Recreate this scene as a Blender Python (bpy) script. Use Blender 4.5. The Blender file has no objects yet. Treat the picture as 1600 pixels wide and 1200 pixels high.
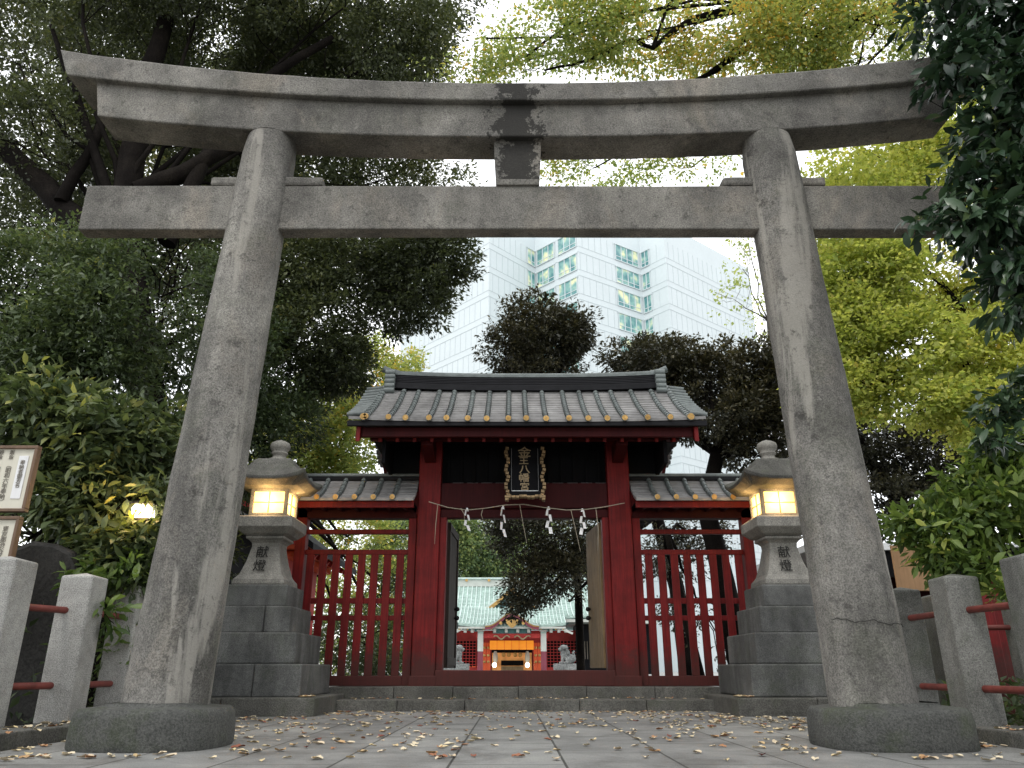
import bpy, math, random
import numpy as np
from mathutils import Vector, Matrix
random.seed(7); rng = np.random.default_rng(11)
S = bpy.context.scene
COL = S.collection
PI = math.pi
F = 1202.0; TH = math.radians(20.35); H = 0.60

def ray(px, py):
    u = (600 - py) / F
    return (px - 800) / F, math.cos(TH) - u * math.sin(TH), math.sin(TH) + u * math.cos(TH)
def at(px, py, Y):
    r, y, z = ray(px, py)
    return Vector((Y * r / y, Y, H + Y * z / y))

# ------------------------------------------------------------------ camera, world, sun
cam = bpy.data.objects.new('camera', bpy.data.cameras.new('camera')); COL.objects.link(cam)
cam.location = (0, 0, H); cam.rotation_euler = (PI / 2 + TH, 0, 0)
cam.data.sensor_width = 36; cam.data.lens = F / 1600 * 36; cam.data.clip_end = 2000; cam.data.clip_start = 0.05
S.camera = cam
S.view_settings.view_transform = 'Standard'; S.view_settings.look = 'None'; S.view_settings.exposure = 0
w = bpy.data.worlds.new('World'); S.world = w; w.use_nodes = True
nt = w.node_tree; nt.nodes.clear()
out = nt.nodes.new('ShaderNodeOutputWorld'); add = nt.nodes.new('ShaderNodeAddShader')
b1 = nt.nodes.new('ShaderNodeBackground'); b2 = nt.nodes.new('ShaderNodeBackground')
sky = nt.nodes.new('ShaderNodeTexSky'); sky.sky_type = 'NISHITA'; sky.sun_disc = False
SUN_EL, SUN_AZ = 58, 215     # azimuth clockwise from +Y; light from behind left of the camera
sky.sun_elevation = math.radians(SUN_EL); sky.sun_rotation = math.radians(SUN_AZ)
b1.inputs['Strength'].default_value = 0.05
tc = nt.nodes.new('ShaderNodeTexCoord'); nz = nt.nodes.new('ShaderNodeTexNoise'); nz.inputs['Scale'].default_value = 2.2
nz.inputs['Detail'].default_value = 4
cr = nt.nodes.new('ShaderNodeValToRGB'); cr.color_ramp.elements[0].color = (0.86, 0.885, 0.91, 1); cr.color_ramp.elements[1].color = (1, 0.985, 0.96, 1)
nt.links.new(tc.outputs['Generated'], nz.inputs['Vector']); nt.links.new(nz.outputs['Fac'], cr.inputs['Fac'])
nt.links.new(cr.outputs['Color'], b2.inputs['Color']); b2.inputs['Strength'].default_value = 1.85
nt.links.new(sky.outputs[0], b1.inputs['Color'])
nt.links.new(b1.outputs[0], add.inputs[0]); nt.links.new(b2.outputs[0], add.inputs[1]); nt.links.new(add.outputs[0], out.inputs['Surface'])
sl = bpy.data.lights.new('sun', 'SUN'); sl.energy = 0.9; sl.angle = math.radians(14); sl.color = (1, 0.96, 0.9)
so = bpy.data.objects.new('sun', sl); COL.objects.link(so)
az, el = math.radians(SUN_AZ), math.radians(SUN_EL)
sd = Vector((math.sin(az) * math.cos(el), math.cos(az) * math.cos(el), math.sin(el)))
so.rotation_euler = sd.to_track_quat('Z', 'Y').to_euler(); so.location = (-10, -10, 30)

# ------------------------------------------------------------------ materials
def newmat(name):
    m = bpy.data.materials.new(name); m.use_nodes = True
    return m, m.node_tree, m.node_tree.nodes['Principled BSDF']
def rgba(c): return (c[0], c[1], c[2], 1)
def ramp(nt, stops):
    n = nt.nodes.new('ShaderNodeValToRGB'); e = n.color_ramp.elements
    while len(e) < len(stops): e.new(0.5)
    for q, (p, c) in zip(e, stops): q.position = p; q.color = rgba(c)
    return n
def noise(nt, co, scale, detail=6, rough=0.6, stretch=None, distort=0):
    n = nt.nodes.new('ShaderNodeTexNoise'); n.inputs['Scale'].default_value = scale
    n.inputs['Detail'].default_value = detail; n.inputs['Roughness'].default_value = rough; n.inputs['Distortion'].default_value = distort
    if stretch:
        mp = nt.nodes.new('ShaderNodeMapping'); mp.inputs['Scale'].default_value = stretch
        nt.links.new(co, mp.inputs['Vector']); co = mp.outputs['Vector']
    nt.links.new(co, n.inputs['Vector']); return n.outputs['Fac']
def mixc(nt, a, b, f, mode='MIX'):
    n = nt.nodes.new('ShaderNodeMix'); n.data_type = 'RGBA'; n.blend_type = mode
    for s, v in ((n.inputs[0], f), (n.inputs[6], a), (n.inputs[7], b)):
        if isinstance(v, (float, int)): s.default_value = v
        elif isinstance(v, tuple): s.default_value = rgba(v)
        else: nt.links.new(v, s)
    return n.outputs[2]
def bump(nt, p, h, strength, dist=0.02):
    b = nt.nodes.new('ShaderNodeBump'); b.inputs['Strength'].default_value = strength; b.inputs['Distance'].default_value = dist
    nt.links.new(h, b.inputs['Height']); nt.links.new(b.outputs['Normal'], p.inputs['Normal'])
def stone(name, dark, mid, light, speck=70, streak=0.5, rough=0.85, moss=0.0, stain=0.6, bumpk=0.35, warm=None, patch=False, drip=None, spots=False):
    m, nt, p = newmat(name); g = nt.nodes.new('ShaderNodeNewGeometry'); co = g.outputs['Position']
    big = noise(nt, co, 0.9, 6, 0.62, distort=0.4)
    c = ramp(nt, [(0.30, dark), (0.5, mid), (0.72, light)]); nt.links.new(big, c.inputs['Fac']); col = c.outputs['Color']
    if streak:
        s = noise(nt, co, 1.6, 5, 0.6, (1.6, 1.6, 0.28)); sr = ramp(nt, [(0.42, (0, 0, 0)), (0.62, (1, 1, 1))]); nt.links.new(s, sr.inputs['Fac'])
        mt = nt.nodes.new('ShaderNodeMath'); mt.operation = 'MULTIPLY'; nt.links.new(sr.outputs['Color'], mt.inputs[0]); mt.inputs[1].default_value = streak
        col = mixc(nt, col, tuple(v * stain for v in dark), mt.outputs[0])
    if warm:
        s = noise(nt, co, 1.3, 5, 0.7, (1, 1, 0.6), 0.8); sr = ramp(nt, [(0.52, (0, 0, 0)), (0.68, (0.55, 0.55, 0.55))]); nt.links.new(s, sr.inputs['Fac'])
        col = mixc(nt, col, warm, sr.outputs['Color'])
    fine = noise(nt, co, speck, 3, 0.75)
    fr = ramp(nt, [(0.36, (0.5, 0.5, 0.5)), (0.5, (1, 1, 1)), (0.64, (1.45, 1.45, 1.42))]); nt.links.new(fine, fr.inputs['Fac'])
    col = mixc(nt, col, fr.outputs['Color'], 0.85, 'MULTIPLY')
    med = noise(nt, co, 11, 5, 0.7)
    mr = ramp(nt, [(0.3, (0.72, 0.72, 0.72)), (0.6, (1.08, 1.08, 1.08))]); nt.links.new(med, mr.inputs['Fac'])
    col = mixc(nt, col, mr.outputs['Color'], 0.7, 'MULTIPLY')
    if moss:
        s = noise(nt, co, 2.3, 6, 0.7); sr = ramp(nt, [(0.5, (0, 0, 0)), (0.66, (moss, moss, moss))]); nt.links.new(s, sr.inputs['Fac'])
        col = mixc(nt, col, (0.06, 0.08, 0.03), sr.outputs['Color'])
    if drip:
        s = noise(nt, co, 2.1, 6, 0.62, (1.5, 1.5, 0.16), 0.3); sr = ramp(nt, [(0.56, (0, 0, 0)), (0.62, (0.6, 0.6, 0.6))]); nt.links.new(s, sr.inputs['Fac'])
        col = mixc(nt, col, drip, sr.outputs['Color'])
        s = noise(nt, co, 3.4, 7, 0.75); sr = ramp(nt, [(0.60, (0, 0, 0)), (0.66, (0.75, 0.75, 0.75))]); nt.links.new(s, sr.inputs['Fac'])
        col = mixc(nt, col, (0.045, 0.042, 0.038), sr.outputs['Color'])
    if spots or drip:
        vo = nt.nodes.new('ShaderNodeTexVoronoi'); vo.inputs['Scale'].default_value = 190; nt.links.new(co, vo.inputs['Vector'])
        vr = ramp(nt, [(0.0, (.35, .35, .35)), (.22, (1, 1, 1)), (.6, (1.12, 1.12, 1.12))]); nt.links.new(vo.outputs['Distance'], vr.inputs['Fac']); col = mixc(nt, col, vr.outputs['Color'], .8, 'MULTIPLY')
        s = noise(nt, co, 7.5, 8, 0.85); sr = ramp(nt, [(0.56, (0, 0, 0)), (0.60, (0.6, 0.6, 0.6))]); nt.links.new(s, sr.inputs['Fac'])
        col = mixc(nt, col, (0.06, 0.057, 0.052), sr.outputs['Color'])
        s = noise(nt, co, 9.0, 8, 0.85, (1.1, .9, 1)); sr = ramp(nt, [(0.60, (0, 0, 0)), (0.635, (0.5, 0.5, 0.5))]); nt.links.new(s, sr.inputs['Fac'])
        col = mixc(nt, col, (0.33, 0.32, 0.29), sr.outputs['Color'])
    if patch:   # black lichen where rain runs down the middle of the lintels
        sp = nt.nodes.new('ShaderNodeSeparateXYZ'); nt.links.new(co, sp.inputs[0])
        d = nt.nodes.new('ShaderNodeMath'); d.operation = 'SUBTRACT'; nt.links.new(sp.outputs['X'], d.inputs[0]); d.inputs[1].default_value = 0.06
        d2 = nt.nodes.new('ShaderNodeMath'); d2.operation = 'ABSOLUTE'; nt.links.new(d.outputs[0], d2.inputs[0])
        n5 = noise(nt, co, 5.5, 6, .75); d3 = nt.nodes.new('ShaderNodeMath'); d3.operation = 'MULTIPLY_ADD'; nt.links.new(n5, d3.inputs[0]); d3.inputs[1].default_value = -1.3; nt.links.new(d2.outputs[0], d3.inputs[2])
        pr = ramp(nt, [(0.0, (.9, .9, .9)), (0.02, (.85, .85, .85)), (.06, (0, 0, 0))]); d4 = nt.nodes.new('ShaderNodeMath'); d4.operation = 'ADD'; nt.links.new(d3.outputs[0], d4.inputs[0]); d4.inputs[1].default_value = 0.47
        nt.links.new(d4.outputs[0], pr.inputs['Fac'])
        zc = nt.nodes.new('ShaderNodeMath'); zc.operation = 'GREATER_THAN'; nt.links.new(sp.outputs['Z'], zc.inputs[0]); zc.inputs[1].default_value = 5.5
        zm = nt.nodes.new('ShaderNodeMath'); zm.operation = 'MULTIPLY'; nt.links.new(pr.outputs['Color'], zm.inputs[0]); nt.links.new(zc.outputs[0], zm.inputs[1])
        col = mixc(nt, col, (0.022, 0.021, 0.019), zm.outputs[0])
    nt.links.new(col, p.inputs['Base Color']); p.inputs['Roughness'].default_value = rough; p.inputs['Specular IOR Level'].default_value = 0.05 if 'bark' in name else 0.3
    a = nt.nodes.new('ShaderNodeMath'); a.operation = 'ADD'; nt.links.new(fine, a.inputs[0]); nt.links.new(med, a.inputs[1])
    bump(nt, p, a.outputs[0], bumpk, 0.02)
    return m
def paint(name, c, var=0.25, rough=0.5, grain=(30, 30, 1.5), bk=0.15, metal=0.0, wear=None, spec=0.3, grime=False):
    m, nt, p = newmat(name); g = nt.nodes.new('ShaderNodeNewGeometry'); co = g.outputs['Position']
    n1 = noise(nt, co, 1.0, 5, 0.7, grain); n2 = noise(nt, co, 2.2, 5, 0.65)
    r1 = ramp(nt, [(0.3, tuple(v * (1 - var) for v in c)), (0.7, tuple(v * (1 + var) for v in c))]); nt.links.new(n1, r1.inputs['Fac'])
    r2 = ramp(nt, [(0.3, (1 - var,) * 3), (0.65, (1 + var * .5,) * 3)]); nt.links.new(n2, r2.inputs['Fac'])
    col = mixc(nt, r1.outputs['Color'], r2.outputs['Color'], 1.0, 'MULTIPLY')
    if wear:
        n3 = noise(nt, co, 6, 6, 0.8); r3 = ramp(nt, [(0.62, (0, 0, 0)), (0.7, (0.7, 0.7, 0.7))]); nt.links.new(n3, r3.inputs['Fac'])
        col = mixc(nt, col, wear, r3.outputs['Color'])
    if grime:   # splashed dirt and faded paint near the foot
        sp = nt.nodes.new('ShaderNodeSeparateXYZ'); nt.links.new(co, sp.inputs[0]); n4 = noise(nt, co, 4, 6, .8)
        a4 = nt.nodes.new('ShaderNodeMath'); a4.operation = 'MULTIPLY_ADD'; nt.links.new(n4, a4.inputs[0]); a4.inputs[1].default_value = -1.3; nt.links.new(sp.outputs['Z'], a4.inputs[2])
        r4 = ramp(nt, [(0.0, (.75, .75, .75)), (.35, (0, 0, 0))]); nt.links.new(a4.outputs[0], r4.inputs['Fac']); col = mixc(nt, col, (0.05, 0.022, 0.018), r4.outputs['Color'])
        n6 = noise(nt, co, 14, 7, .85); r6 = ramp(nt, [(.66, (0, 0, 0)), (.70, (.5, .5, .5))]); nt.links.new(n6, r6.inputs['Fac']); col = mixc(nt, col, (0.22, 0.05, 0.04), r6.outputs['Color'])
    nt.links.new(col, p.inputs['Base Color']); p.inputs['Roughness'].default_value = rough; p.inputs['Metallic'].default_value = metal; p.inputs['Specular IOR Level'].default_value = spec
    bump(nt, p, n1, bk, 0.01)
    return m
def emit(name, c, k, var=0.0):
    m, nt, p = newmat(name)
    p.inputs['Base Color'].default_value = rgba(c); p.inputs['Emission Color'].default_value = rgba(c); p.inputs['Emission Strength'].default_value = k
    if var:
        g = nt.nodes.new('ShaderNodeNewGeometry'); n = noise(nt, g.outputs['Position'], 2.5, 2, 0.5)
        r = ramp(nt, [(0.35, tuple(v * (1 - var) for v in c)), (0.6, c)]); nt.links.new(n, r.inputs['Fac']); nt.links.new(r.outputs['Color'], p.inputs['Emission Color'])
    return m
def foliage(name, stops, trans=0.35, rough=0.5, spec=0.4):
    m, nt, p = newmat(name)
    a = nt.nodes.new('ShaderNodeAttribute'); a.attribute_name = 'tint'
    r = ramp(nt, stops); nt.links.new(a.outputs['Fac'], r.inputs['Fac'])
    nt.links.new(r.outputs['Color'], p.inputs['Base Color']); p.inputs['Roughness'].default_value = rough; p.inputs['Specular IOR Level'].default_value = spec
    t = nt.nodes.new('ShaderNodeBsdfTranslucent')
    tcv = mixc(nt, r.outputs['Color'], (1.2, 1.22, 0.75), 1.0, 'MULTIPLY'); nt.links.new(tcv, t.inputs['Color'])
    mx = nt.nodes.new('ShaderNodeMixShader'); mx.inputs[0].default_value = trans
    o = nt.nodes['Material Output']; nt.links.new(p.outputs[0], mx.inputs[1]); nt.links.new(t.outputs[0], mx.inputs[2]); nt.links.new(mx.outputs[0], o.inputs['Surface'])
    return m
M = {}
M['torii'] = stone('torii_stone', (0.085, 0.081, 0.074), (0.175, 0.167, 0.153), (0.32, 0.305, 0.275), 65, 0.6, moss=0.15, warm=(0.25, 0.225, 0.19), patch=True, drip=(0.36, 0.34, 0.30))
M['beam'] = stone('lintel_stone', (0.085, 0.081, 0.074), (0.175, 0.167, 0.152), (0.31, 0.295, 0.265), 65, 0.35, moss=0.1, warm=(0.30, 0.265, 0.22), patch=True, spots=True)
M['plinth'] = stone('plinth_stone', (0.05, 0.052, 0.05), (0.085, 0.086, 0.08), (0.12, 0.12, 0.11), 60, 0.3, moss=0.4, bumpk=0.6)
M['lantern'] = stone('lantern_stone', (0.15, 0.145, 0.13), (0.25, 0.24, 0.215), (0.34, 0.325, 0.29), 80, 0.4)
M['tier'] = stone('tier_stone', (0.085, 0.086, 0.083), (0.15, 0.152, 0.147), (0.22, 0.22, 0.208), 90, 0.6, moss=0.2, stain=0.5)
M['kerb'] = stone('kerb_stone', (0.07, 0.068, 0.061), (0.125, 0.122, 0.11), (0.19, 0.185, 0.168), 60, 0.35, moss=0.3, bumpk=0.6)
M['granite'] = stone('post_granite', (0.24, 0.235, 0.22), (0.38, 0.375, 0.355), (0.48, 0.475, 0.45), 95, 0.35, stain=0.7)
M['granite_dark'] = stone('dark_granite', (0.12, 0.12, 0.11), (0.2, 0.2, 0.185), (0.29, 0.285, 0.265), 95, 0.5, stain=0.6, moss=0.3)
M['statue'] = stone('statue_stone', (0.10, 0.105, 0.105), (0.2, 0.21, 0.205), (0.32, 0.32, 0.315), 12, 0.3)
M['stele'] = stone('stele_stone', (0.018, 0.017, 0.016), (0.03, 0.029, 0.027), (0.045, 0.043, 0.04), 30, 0.3, rough=0.7)
M['red'] = paint('vermilion_wood', (0.14, 0.0095, 0.0095), 0.34, 0.55, wear=(0.085, 0.014, 0.012), spec=.2, grime=True)
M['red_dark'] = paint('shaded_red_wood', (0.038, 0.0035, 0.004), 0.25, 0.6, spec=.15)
M['red_hall'] = paint('hall_red', (0.42, 0.04, 0.035), 0.2, 0.6)
M['orange'] = paint('orange_lacquer', (0.75, 0.12, 0.04), 0.15, 0.5)
M['black'] = paint('black_wood', (0.004, 0.004, 0.005), 0.3, 0.7, spec=.1)
M['darkwood'] = paint('dark_door_wood', (0.035, 0.024, 0.018), 0.35, 0.7, (25, 25, 1.2), 0.3)
M['oldwood'] = paint('weathered_wood', (0.22, 0.15, 0.075), 0.35, 0.7, (25, 25, 1.2), 0.3)
M['palewood'] = paint('pale_wood', (0.42, 0.25, 0.13), 0.15, 0.6)
M['frame'] = paint('brown_frame', (0.16, 0.10, 0.065), 0.2, 0.55)
M['tile'] = paint('roof_tile', (0.235, 0.228, 0.222), 0.3, 0.55, (2, 2, 2), 0.3, wear=(0.10, 0.075, 0.06))
M['tile_round'] = paint('round_tile', (0.16, 0.18, 0.175), 0.3, 0.42, (6, 6, 6), 0.2)
M['ridge'] = paint('ridge_tile', (0.014, 0.014, 0.016), 0.3, 0.7, (2, 6, 20), 0.2, spec=.15)
M['gold'] = paint('gold_leaf', (0.55, 0.34, 0.12), 0.35, 0.4, (20, 20, 20), 0.1, 0.5)
M['olive'] = paint('old_gilding', (0.24, 0.165, 0.085), 0.5, 0.5, (20, 20, 20), 0.1, 0.3)
M['goldpaint'] = paint('gold_paint', (0.30, 0.225, 0.13), 0.2, 0.5, (20, 20, 20), 0.1, 0.1)
M['copper'] = paint('green_copper', (0.31, 0.415, 0.37), 0.25, 0.6, (1, 3, 3), 0.1)
M['copper_light'] = paint('pale_copper', (0.50, 0.60, 0.56), 0.15, 0.6, (1, 3, 3), 0.1)
M['whitewood'] = paint('white_paint', (0.48, 0.50, 0.46), 0.12, 0.6)
M['blue'] = paint('blue_green_paint', (0.10, 0.22, 0.22), 0.2, 0.6)
M['maroon'] = paint('maroon_pillar', (0.20, 0.05, 0.07), 0.15, 0.5)
M['paper'] = paint('white_paper', (0.80, 0.80, 0.80), 0.04, 0.7)
M['straw'] = paint('straw', (0.38, 0.34, 0.26), 0.2, 0.8)
M['iron'] = paint('black_iron', (0.01, 0.01, 0.01), 0.2, 0.4)
M['pipe'] = paint('rusty_red_pipe', (0.17, 0.042, 0.034), 0.3, 0.45, (3, 9, 9), 0.2, wear=(0.09, 0.035, 0.025))
M['board'] = paint('cream_board', (0.66, 0.63, 0.53), 0.04, 0.6)
M['ink'] = paint('sign_ink', (0.22, 0.20, 0.17), 0.1, 0.8)
M['carve'] = paint('carved_black', (0.02, 0.02, 0.018), 0.2, 0.9)
M['lamp'] = emit('lamp_paper', (1.0, 0.66, 0.22), 2.6, 0.45)
M['lampcore'] = emit('lamp_core', (1.0, 0.88, 0.6), 9)
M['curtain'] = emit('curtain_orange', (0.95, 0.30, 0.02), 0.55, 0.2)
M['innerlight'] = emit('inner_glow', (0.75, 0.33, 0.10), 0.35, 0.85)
M['towerwhite'] = paint('tower_panel', (0.60, 0.66, 0.675), 0.03, 0.5, (0.2, 0.2, 0.2), 0.0)
M['towergrey'] = paint('tower_joint', (0.46, 0.52, 0.535), 0.05, 0.6)
M['whiteroof'] = paint('white_sheet_roof', (0.75, 0.77, 0.78), 0.05, 0.5)
M['cable'] = paint('grey_cable', (0.2, 0.2, 0.2), 0.1, 0.6)
M['bark'] = stone('bark', (0.005, 0.004, 0.0035), (0.011, 0.009, 0.008), (0.024, 0.02, 0.016), 40, 0.4, bumpk=0.8)
M['barklight'] = stone('pale_bark', (0.05, 0.045, 0.035), (0.10, 0.09, 0.07), (0.16, 0.14, 0.12), 40, 0.4, bumpk=0.6)
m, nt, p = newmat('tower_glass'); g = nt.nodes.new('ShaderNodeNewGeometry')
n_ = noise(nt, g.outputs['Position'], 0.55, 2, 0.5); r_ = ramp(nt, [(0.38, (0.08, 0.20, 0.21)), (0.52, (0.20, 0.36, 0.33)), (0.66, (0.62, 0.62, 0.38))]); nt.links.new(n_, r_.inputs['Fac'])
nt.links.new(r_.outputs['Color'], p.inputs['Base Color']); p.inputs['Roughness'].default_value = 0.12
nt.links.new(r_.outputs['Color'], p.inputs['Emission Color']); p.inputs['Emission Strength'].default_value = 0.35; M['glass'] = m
m, nt, p = newmat('blue_glass'); p.inputs['Base Color'].default_value = (0.25, 0.50, 0.60, 1); p.inputs['Roughness'].default_value = 0.2; M['blueglass'] = m

LV = {}
LV['camphor'] = foliage('dark_evergreen_leaf', [(0.0, (0.03, 0.038, 0.022)), (0.5, (0.08, 0.098, 0.046)), (0.8, (0.16, 0.175, 0.078)), (1.0, (0.29, 0.26, 0.10))], 0.36, 0.45)
LV['shrub'] = foliage('mid_green_leaf', [(0.0, (0.028, 0.042, 0.022)), (0.5, (0.085, 0.12, 0.055)), (0.85, (0.17, 0.21, 0.09)), (1.0, (0.42, 0.42, 0.13))], 0.34, 0.42)
LV['brown'] = foliage('brownish_dark_leaf', [(0.0, (0.018, 0.02, 0.014)), (0.5, (0.056, 0.054, 0.03)), (0.85, (0.135, 0.115, 0.058)), (1.0, (0.23, 0.19, 0.09))], 0.18, 0.42)
LV['yellow'] = foliage('yellow_green_leaf', [(0.0, (0.27, 0.34, 0.09)), (0.5, (0.56, 0.58, 0.18)), (0.8, (0.74, 0.69, 0.23)), (1.0, (0.82, 0.58, 0.14))], 0.55, 0.6, 0.2)
LV['gold'] = foliage('autumn_leaf', [(0.0, (0.22, 0.29, 0.10)), (0.5, (0.42, 0.47, 0.17)), (0.8, (0.68, 0.58, 0.18)), (1.0, (0.78, 0.44, 0.10))], 0.5, 0.6, 0.2)
LV['glossy'] = foliage('glossy_dark_leaf', [(0.0, (0.015, 0.033, 0.02)), (0.5, (0.036, 0.072, 0.038)), (0.85, (0.07, 0.125, 0.058)), (1.0, (0.16, 0.23, 0.09))], 0.12, 0.3, 0.5)
LV['fresh'] = foliage('fresh_green_leaf', [(0.0, (0.045, 0.085, 0.025)), (0.5, (0.13, 0.20, 0.05)), (0.85, (0.25, 0.34, 0.09)), (1.0, (0.50, 0.54, 0.15))], 0.38, 0.42)
LV['far'] = foliage('far_green_leaf', [(0.0, (0.07, 0.12, 0.06)), (0.5, (0.17, 0.24, 0.10)), (1.0, (0.36, 0.40, 0.14))], 0.35, 0.6)

# ------------------------------------------------------------------ object helpers
def link(name, me, parent=None):
    o = bpy.data.objects.new(name, me); COL.objects.link(o)
    if parent is not None: o.parent = parent
    return o
def tag(o, label=None, cat=None, group=None, kind=None):
    if label: o['label'] = label
    if cat: o['category'] = cat
    if group: o['group'] = group
    if kind: o['kind'] = kind
    return o
def thing(name, label, cat, loc=(0, 0, 0), rz=0, group=None):
    o = bpy.data.objects.new(name, None); COL.objects.link(o); o.location = loc; o.rotation_euler = (0, 0, rz); o.empty_display_size = 0.2
    return tag(o, label, cat, group)
def kids(o): return [c for c in COL.objects if c.parent == o]
def dup(o, parent=None, label=None):
    c = o.copy(); COL.objects.link(c); c.parent = parent
    if label: c['label'] = label
    for ch in kids(o): dup(ch, c)
    return c
class MB:
    def __init__(s): s.v = []; s.f = []; s.sm = []
    def add(s, vs, fs, smooth=False):
        b = len(s.v); s.v += [tuple(v) for v in vs]
        for f in fs: s.f.append([i + b for i in f]); s.sm.append(smooth)
    def box(s, x0, x1, y0, y1, z0, z1, mat=None):
        vs = [Vector((x, y, z)) for z in (z0, z1) for y in (y0, y1) for x in (x0, x1)]
        if mat is not None: vs = [mat @ v for v in vs]
        s.add(vs, [(0, 2, 3, 1), (4, 5, 7, 6), (0, 1, 5, 4), (2, 6, 7, 3), (0, 4, 6, 2), (1, 3, 7, 5)]); return s
    def bar(s, a, b, w, h, up=(0, 0, 1)):
        a = Vector(a); b = Vector(b); d = (b - a).normalized(); up = Vector(up)
        sx = d.cross(up)
        if sx.length < 1e-4: sx = d.cross(Vector((0, 1, 0)))
        sx.normalize(); sz = sx.cross(d)
        vs = []
        for p in (a, b):
            for i, j in ((-1, -1), (1, -1), (1, 1), (-1, 1)): vs.append(p + sx * (i * w / 2) + sz * (j * h / 2))
        s.add(vs, [(0, 1, 2, 3)[::-1], (4, 5, 6, 7), (0, 4, 5, 1)[::-1], (1, 5, 6, 2)[::-1], (2, 6, 7, 3)[::-1], (3, 7, 4, 0)[::-1]]); return s
    def rings(s, rs, caps=True, smooth=True, close=True):
        n = len(rs[0]); vs = [v for r in rs for v in r]; fs = []
        for k in range(len(rs) - 1):
            for i in range(n if close else n - 1):
                j = (i + 1) % n; fs.append((k * n + i, k * n + j, (k + 1) * n + j, (k + 1) * n + i))
        s.add(vs, fs, smooth)
        if caps: s.add(rs[0], [tuple(range(n))[::-1]]); s.add(rs[-1], [tuple(range(n))])
        return s
    def tube(s, pts, rad, n=10, caps=True):
        pts = [Vector(p) for p in pts]
        if not hasattr(rad, '__len__'): rad = [rad] * len(pts)
        rs = []; ref = Vector((0.3, 0.2, 1)).normalized()
        for i, p in enumerate(pts):
            d = (pts[min(i + 1, len(pts) - 1)] - pts[max(i - 1, 0)]).normalized()
            if abs(d.dot(ref)) > 0.97: ref = Vector((1, 0.1, 0))
            a = d.cross(ref).normalized(); b = d.cross(a).normalized()
            rs.append([p + (a * math.cos(t) + b * math.sin(t)) * rad[i] for t in [2 * PI * k / n for k in range(n)]])
        return s.rings(rs, caps)
    def lathe(s, c, prof, n=24, smooth=True):
        rs = [[(c[0] + r * math.cos(2 * PI * k / n), c[1] + r * math.sin(2 * PI * k / n), c[2] + z) for k in range(n)] for r, z in prof]
        return s.rings(rs, True, smooth)
    def square(s, c, prof, smooth=False, corner=0.0):   # stack of square sections (half width, z[, corner lift])
        rs = []
        for q in prof:
            r, z = q[0], q[1]; lift = q[2] if len(q) > 2 else 0
            ring = []
            for a, b in ((-1, -1), (1, -1), (1, 1), (-1, 1)):
                nx = {(-1, -1): (1, -1), (1, -1): (1, 1), (1, 1): (-1, 1), (-1, 1): (-1, -1)}[(a, b)]
                for t in (0, .08, .2, .35, .5, .65, .8, .92):
                    x = a + (nx[0] - a) * t; y = b + (nx[1] - b) * t
                    ring.append((c[0] + r * x, c[1] + r * y, c[2] + z + lift * abs(2 * t - 1) ** 3))
            rs.append(ring)
        return s.rings(rs, True, smooth)
    def poly(s, pts, ext):   # polygon extruded by vector
        n = len(pts); ext = Vector(ext); vs = [Vector(p) for p in pts]; vs += [v + ext for v in vs]
        s.add(vs, [tuple(range(n)), tuple(range(n, 2 * n))[::-1]] + [(i, i + n, (i + 1) % n + n, (i + 1) % n) for i in range(n)]); return s
    def ball(s, c, r, n=12, rot=None):
        c = Vector(c); r = Vector(r) if hasattr(r, '__len__') else Vector((r, r, r)); rs = []
        for k in range(1, n):
            ph = PI * k / n; ring = []
            for j in range(n * 2):
                th = PI * j / n; v = Vector((r.x * math.sin(ph) * math.cos(th), r.y * math.sin(ph) * math.sin(th), -r.z * math.cos(ph)))
                ring.append(c + (rot @ v if rot else v))
            rs.append(ring)
        return s.rings(rs, True)
    def build(s, name, mat, parent=None, bevel=0, fix=True):
        me = bpy.data.meshes.new(name); me.from_pydata(s.v, [], s.f); me.materials.append(mat)
        me.polygons.foreach_set('use_smooth', s.sm)
        if fix:
            import bmesh
            bm = bmesh.new(); bm.from_mesh(me); bmesh.ops.recalc_face_normals(bm, faces=bm.faces[:]); bm.to_mesh(me); bm.free()
        me.update(); o = link(name, me, parent)
        if bevel:
            m = o.modifiers.new('bevel', 'BEVEL'); m.width = bevel; m.segments = 2; m.limit_method = 'ANGLE'; m.angle_limit = math.radians(40)
        return o
def B(name, mat, parent, *a, bevel=0, **k): return MB().box(*a, **k).build(name, mat, parent, bevel)
def rough_up(o, amp, cut, scale):     # small irregular dents so that stone edges are not ruler straight
    m = o.modifiers.new('sub', 'SUBSURF'); m.subdivision_type = 'SIMPLE'; m.levels = m.render_levels = cut
    t = bpy.data.textures.get('dents%g' % scale) or bpy.data.textures.new('dents%g' % scale, 'CLOUDS'); t.noise_scale = scale; t.noise_depth = 3
    d = o.modifiers.new('dents', 'DISPLACE'); d.texture = t; d.strength = amp; d.mid_level = 0.5; d.texture_coords = 'GLOBAL'

def text_obj(name, body, size, mat, parent, loc, rot=(PI / 2, 0, 0), offset=0.0, line=1.0, extrude=0.004, sx=1.0):
    cu = bpy.data.curves.new(name, 'FONT'); cu.body = body; cu.size = size; cu.align_x = 'CENTER'; cu.align_y = 'CENTER'
    cu.space_line = line; cu.extrude = extrude; cu.offset = offset; cu.resolution_u = 3
    t = bpy.data.objects.new(name + '_source', cu); COL.objects.link(t)
    dg = bpy.context.evaluated_depsgraph_get(); me = bpy.data.meshes.new_from_object(t.evaluated_get(dg))
    bpy.data.objects.remove(t); bpy.data.curves.remove(cu)
    me.materials.clear(); me.materials.append(mat)
    o = link(name, me, parent); o.location = loc; o.rotation_euler = rot; o.scale = (sx, 1, 1)
    return o

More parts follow.
